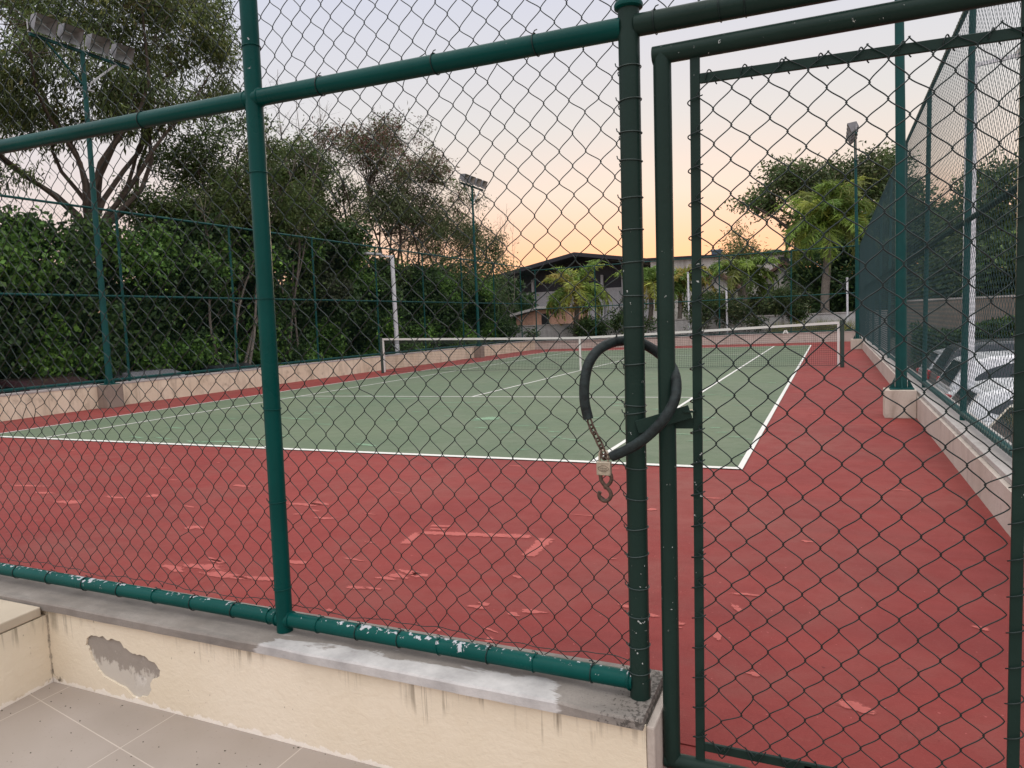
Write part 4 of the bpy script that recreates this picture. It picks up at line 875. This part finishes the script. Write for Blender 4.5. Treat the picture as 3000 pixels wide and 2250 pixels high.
def palm(label, base, top, nf, Lf, cols, seed, leaf=.5, r=.13, hang=1.0, trunk=True, upf=.75):
    g = np.random.default_rng(seed); t = thing('palm_tree', base, label, 'palm', 'palms beyond the far fence'); top = np.asarray(top, float)
    m = MB(); n = 16; P = [np.asarray(base)+(top-base)*i/(n-1)+np.array([.05*math.sin(i*.7), 0, 0]) for i in range(n)]
    m.tube(P, [r*(1.15-.3*i/(n-1))*(1+.05*(i % 2)) for i in range(n)], 12); m.build('trunk', M['palm_trunk'], t, True)
    PP, DD, LL, WW, TT = [], [], [], [], []; rb = MB(); c = np.asarray([q[:3] for q in cols])
    for k in range(nf):
        az = k*2.399+g.normal(0, .15); el = g.uniform(-.35, 1.25)*upf+.1; L_ = Lf*g.uniform(.8, 1.12); m_ = 15; pts = []; p = top.copy(); e = el
        for i in range(m_):
            pts.append(p.copy()); p = p+np.array([math.cos(az)*math.cos(e), math.sin(az)*math.cos(e), math.sin(e)])*L_/m_; e -= hang*(.09+.05*i/m_*2)*(1.2 if el < .5 else 1)
        rb.tube(pts, np.linspace(.022, .005, m_), 5, False); col = c[g.integers(len(c))]
        for i in range(2, m_*5):
            f = i/5; j = min(int(f), m_-2); q = pts[j]+(pts[j+1]-pts[j])*(f-j); d = pts[j+1]-pts[j]; d /= np.linalg.norm(d)
            s = np.cross(d, (0, 0, 1)); s /= np.linalg.norm(s)+1e-9
            for sg_ in (-1, 1):
                v = s*sg_*g.uniform(.5, 1)+d*.55+np.array([0, 0, g.uniform(-.95, .15)]); v /= np.linalg.norm(v)
                PP.append(q); DD.append(v); LL.append(leaf*math.sin(min(1, f/m_*1.15+.12)*math.pi)**.5*g.uniform(.75, 1.1)+.05); WW.append(.065); TT.append(col*math.exp(g.normal(0, .2)))
    rb.build('stalks', M['tankg'] if False else M['leafstalk'], t, True)
    leaves(np.array(PP), np.array(DD), np.array(LL), np.array(WW), np.array(TT), 'crown', t, curl=.25)
M['leafstalk'] = m_plain('frond_stalk', (.12, .14, .05), .6)
YG_ = [(.21, .30, .055), (.17, .27, .05), (.27, .31, .06), (.13, .22, .045), (.30, .25, .06)]
DG_ = [(.09, .14, .035), (.13, .18, .045), (.19, .22, .06)]
palm('tall palm with a straight grey trunk and drooping yellow green fronds, right', gbase(1783, y=20), aty(1785, 482, 20), 46, 3.5, YG_[:4]+DG_, 1, .8, .19, 1.05, upf=1.12)
palm('bushy yellow green palm left of the gate post in front of the dark roof', gbase(1240, y=17.5), aty(1243, 625, 17.5), 36, 2.7, YG_, 2, .55, .13, 1.0, upf=1.05)
palm('palm with long fronds mostly hidden behind the gate post', gbase(1400, y=18.5), aty(1405, 615, 18.5), 22, 2.7, YG_, 3, .55, .13, 1.0)
palm('yellowing palm just right of the gate pipe', gbase(1470, y=19), aty(1465, 610, 19), 22, 2.7, YG_, 4, .55, .12, 1.1)
palm('dark trunked palm before the white house', gbase(1605, y=19.5), aty(1605, 585, 19.5), 22, 2.7, DG_+YG_[:2], 5, .55, .13, 1.1)
tree('wispy_tree', 'thin wispy yellowish treetop beside the rooftop tank', gbase(1598, y=24), bl([(1598,505,18),(1590,535,26),(1610,540,26),(1600,565,34)], y=24, jx=.5),
     M['bark_pale'], dict(ncl=130, per=14, spread=.3, LL=.22, WW=.05, cols=[(.16, .17, .06, 2), (.09, .11, .04, 2)], droop=.4, gap=-.9, f=1, seed=12), .08, .7, 60)
for i, (lab, lst, cols) in enumerate((('dark green shrub behind the far fence right of the salmon house', [(1270,706,22),(1235,718,14),(1295,710,20)], DRK+[(.06, .09, .03, 3)]),
        ('round leafy shrub behind the far fence left of the gate post', [(1345,690,30),(1385,695,28),(1365,665,22)], DRK+[(.07, .10, .03, 3)]),
        ('sprawling shrub behind the far fence under the dark trunked palm', [(1535,668,32),(1580,672,34),(1630,690,24),(1505,690,24)], OLV+DRK[:2]),
        ('low shrub behind the far fence near the tall palm trunk', [(1690,650,26),(1720,672,20)], OLV+DRK),
        ('leafy shrub below the end of the left tree row', [(1075,705,26),(1100,716,18),(1150,722,14)], DRK+[(.05, .09, .03, 3)]))):
    tree('shrub', lab, gbase(lst[0][0], y=16.6), bl(lst, y=16.6, jx=.4), M['bark_dk'], dict(ncl=170, per=20, spread=.15, LL=.17, WW=.05, cols=cols, droop=.2, gap=-.3, f=2, seed=40+i), .04, .3, 40, group='shrubs beyond the far fence', stems=3)
tree('olive_tree', 'open olive green tree in front of the white house wall, right of the gate bar', gbase(1560, y=22),
     bl([(1520,640,26),(1570,652,30),(1615,650,26),(1655,662,26),(1500,665,22),(1725,640,24)], y=22, jx=1), M['bark'], dict(ncl=420, per=20, spread=.22, LL=.2, WW=.06, cols=OLV+[(.09, .13, .045, 4)], droop=.4, gap=-.1, f=1.4, seed=61), .07, .3, 60, stems=3)
def blades():
    n = 2600; P = np.stack([rng.uniform(4.0, 7.0, n), rng.uniform(15.05, 15.9, n), np.full(n, .0)], 1); P[:, 0] += .3*np.sin(P[:, 0]*7)
    D = np.stack([rng.normal(0, .35, n), rng.normal(0, .3, n), np.ones(n)], 1); D /= np.linalg.norm(D, axis=1)[:, None]; c = np.array([(.22, .24, .06), (.14, .18, .05), (.28, .26, .10)])[rng.integers(0, 3, n)]
    P[:, 2] = -.1; o = leaves(P, D, rng.uniform(.5, 1.15, n), np.full(n, .03), c*np.exp(rng.normal(0, .2, (n, 1))), 'ornamental_grass', None, curl=.35); tag(o, 'yellow green grass clumps along the far wall', 'grass', kind='stuff')
blades()

# ------------------------------------------------------------------ buildings beyond
def box_c(m, a, b): return m.box(tuple(np.minimum(a, b)), tuple(np.maximum(a, b)))
hg = aty(1255, 548, 46); h0 = aty(1085, 588, 46); h1 = aty(1400, 566, 46)
t = thing('hangar', (hg[0], 46, GZ), 'large open hangar with a dark pitched roof on the skyline', 'building')
zl, zr, zc = h0[2], h1[2], hg[2]
roof = [(h0[0]-3, zl-1.0), (hg[0], zc), (h1[0]+4, zr-.4), (h1[0]+4, zr-.7), (hg[0], zc-.35), (h0[0]-3, zl-1.35)]
MB().prism(roof, 44, 64).build('roof', M['roof_dk'], t)
ev = aty(1300, 612, 46)[2]
MB().prism([(h0[0]-1, zl-1.05), (hg[0], zc-.4), (h1[0]+3, zr-.75), (h1[0]+3, ev-1.4), (h0[0]-1, ev-1.4)], 47, 47.3).build('gable', M['roof_dk'], t)
MB().box((h0[0]-1, 46.9, GZ), (h1[0]+3, 46.97, ev-.42)).build('wall', M['bld_grey'], t)
for px in (1150, 1220, 1300, 1345): q = aty(px, 600, 46.6); MB().box((q[0]-.12, 46.55, GZ), (q[0]+.12, 46.8, ev+.8)).build('column', M['bld_grey'], t)
hs_ = thing('house', (-1, 33, GZ), 'weathered white house with small dark windows behind the palms', 'building'); Y0 = 33
a, b_ = aty(1405, 562, Y0), aty(1725, 545, Y0)
MB().prism([(a[0], GZ), (b_[0], GZ), (b_[0], b_[2]), (a[0], a[2])], Y0, Y0+7).build('wall', M['bld_white'], hs_)
MB().prism([(a[0]-.2, a[2]+.01), (b_[0]+.2, b_[2]+.01), (b_[0]+.2, b_[2]+.14), (a[0]-.2, a[2]+.14)], Y0-.3, Y0+7.2).build('roof', M['roof_dk'], hs_)
for px, py, w_, h_ in ((1568,599,.22,.3),(1698,593,.3,.3),(1693,572,.35,.55),(1654,596,.25,.3),(1660,628,.35,.4),(1620,612,.2,.25)):
    q = aty(px, py, Y0-.02); wn = MB().box((q[0]-w_, Y0-.012, q[2]-h_), (q[0]+w_, Y0+.04, q[2]+h_)).build('window', M['dark'], hs_)
    MB().box((q[0]-w_-.08, Y0-.05, q[2]-h_-.1), (q[0]+w_+.08, Y0-.014, q[2]-h_-.01)).build('sill', M['bld_white'], wn)
for (e0, ap, e1, yy) in (((1496, 628), (1548, 583), (1604, 622), 30), ((1636, 606), (1694, 563), (1752, 604), 29)):
    q0, q1, q2 = aty(*e0, yy), aty(*ap, yy), aty(*e1, yy)
    MB().prism([(q0[0], q0[2]), (q1[0], q1[2]), (q2[0], q2[2]), (q2[0], q2[2]-.22), (q1[0], q1[2]-.22), (q0[0], q0[2]-.22)], yy-.4, 33.2).build('gable_roof', M['roof_brown'], hs_)
    MB().prism([(q0[0]+.3, GZ), (q2[0]-.3, GZ), (q2[0]-.3, q2[2]-.1), (q1[0], q1[2]-.23), (q0[0]+.3, q0[2]-.1)], yy, 33).build('gable_wall', M['bld_white'], hs_)
    for dx in (-.9, .7): MB().box((q1[0]+dx-.3, yy-.012, q0[2]-1.0), (q1[0]+dx+.3, yy+.05, q0[2]-.25)).build('window', M['dark'], hs_)
for px, py, lab, mt in ((1549, 545, 'blue grey water tank with a lid on the white house roof', 'tank'), (1674, 540, 'green roof tank right of the wispy treetop', 'tankg')):
    q = aty(px, py, 35); r0 = wr(q, 13); zb = aty(px, 556, 35)[2]-.05; tk = thing('water_tank', (q[0], 35, zb), lab, 'tank', 'roof tanks')
    MB().tube([(q[0], 35, zb), (q[0], 35, zb+r0*.5), (q[0], 35, zb+r0*1.15)], [r0*.8, r0*.9, r0*.95], 20).build('body', M[mt], tk, True); MB().tube([(q[0], 35, zb+r0*1.15), (q[0], 35, zb+r0*1.28), (q[0], 35, zb+r0*1.4)], [r0*1.08, r0*1.05, r0*.5], 20).build('lid', M[mt], tk, True)
pk = thing('small_house', (-8.6, 22, GZ), 'small salmon house with a pale lean-to roof and a dark doorway', 'building'); Yp = 22
a, b_, c, d = aty(1112, 692, Yp), aty(1112, 683, Yp), aty(1168, 664, Yp), aty(1225, 662, Yp)
MB().prism([(a[0]+.1, GZ), (d[0], GZ), (d[0], d[2]-.1), (c[0], c[2]-.1), (b_[0]+.1, b_[2]-.05)], Yp, Yp+4).build('wall', M['pink'], pk)
MB().prism([(b_[0]-.2, b_[2]-.03), (c[0], c[2]-.08), (d[0]+.2, d[2]-.08), (d[0]+.2, d[2]+.05), (c[0], c[2]+.06), (b_[0]-.2, b_[2]+.12)], Yp-.3, Yp+4.2).build('roof', M['roof_white'], pk)
q = aty(1178, 688, Yp); MB().box((q[0]-.25, Yp-.012, GZ), (q[0]+.25, Yp+.05, q[2]+.3)).build('door', M['dark'], pk)
q = aty(1198, 673, Yp); MB().box((q[0]-.3, Yp-.012, q[2]-.12), (q[0]+.3, Yp+.05, q[2]+.12)).build('window', M['roof_brown'], pk)
z0_ = aty(1500, 690, 18.2)[2]
t = thing('boundary_wall', (1, 18.2, GZ), 'grey boundary wall behind the shrubs beyond the far fence', 'wall'); MB().box((-12, 18.1, GZ), (8.5, 18.3, z0_)).build('wall_body', M['bgwall'], t); MB().box((-12.05, 18.07, z0_+.003), (8.55, 18.33, z0_+.06)).build('coping', M['slab'], t)
zt_ = aty(2212, 640, 14)[2]
t = thing('retaining_wall', (16, 14, GZ), 'brown retaining wall across the parking lot seen through the right fence', 'wall'); MB().box((8.9, 14, GZ), (34, 14.3, zt_)).build('wall_body', M['stone'], t); MB().box((8.9, 13.97, zt_+.003), (34, 14.33, zt_+.07)).build('coping', M['slab'], t)
def hedge():
    n = 26000; P = np.stack([rng.uniform(9, 26, n), 12.8+rng.normal(0, .3, n), GZ+rng.uniform(0, 1, n)**.6*1.75], 1); P[:, 2] += .2*np.sin(P[:, 0]*1.7)
    D = rng.normal(0, .6, (n, 3))+np.array([0, -.5, .1]); D /= np.linalg.norm(D, axis=1)[:, None]; gi = rng.integers(0, 400, n)
    o = leaves(P, D, .16*np.exp(rng.normal(0, .3, n)), np.full(n, .07), tints(DRK, n, gi), 'clipped_hedge', None); tag(o, 'dark clipped hedge before the brown retaining wall', 'hedge')
hedge()
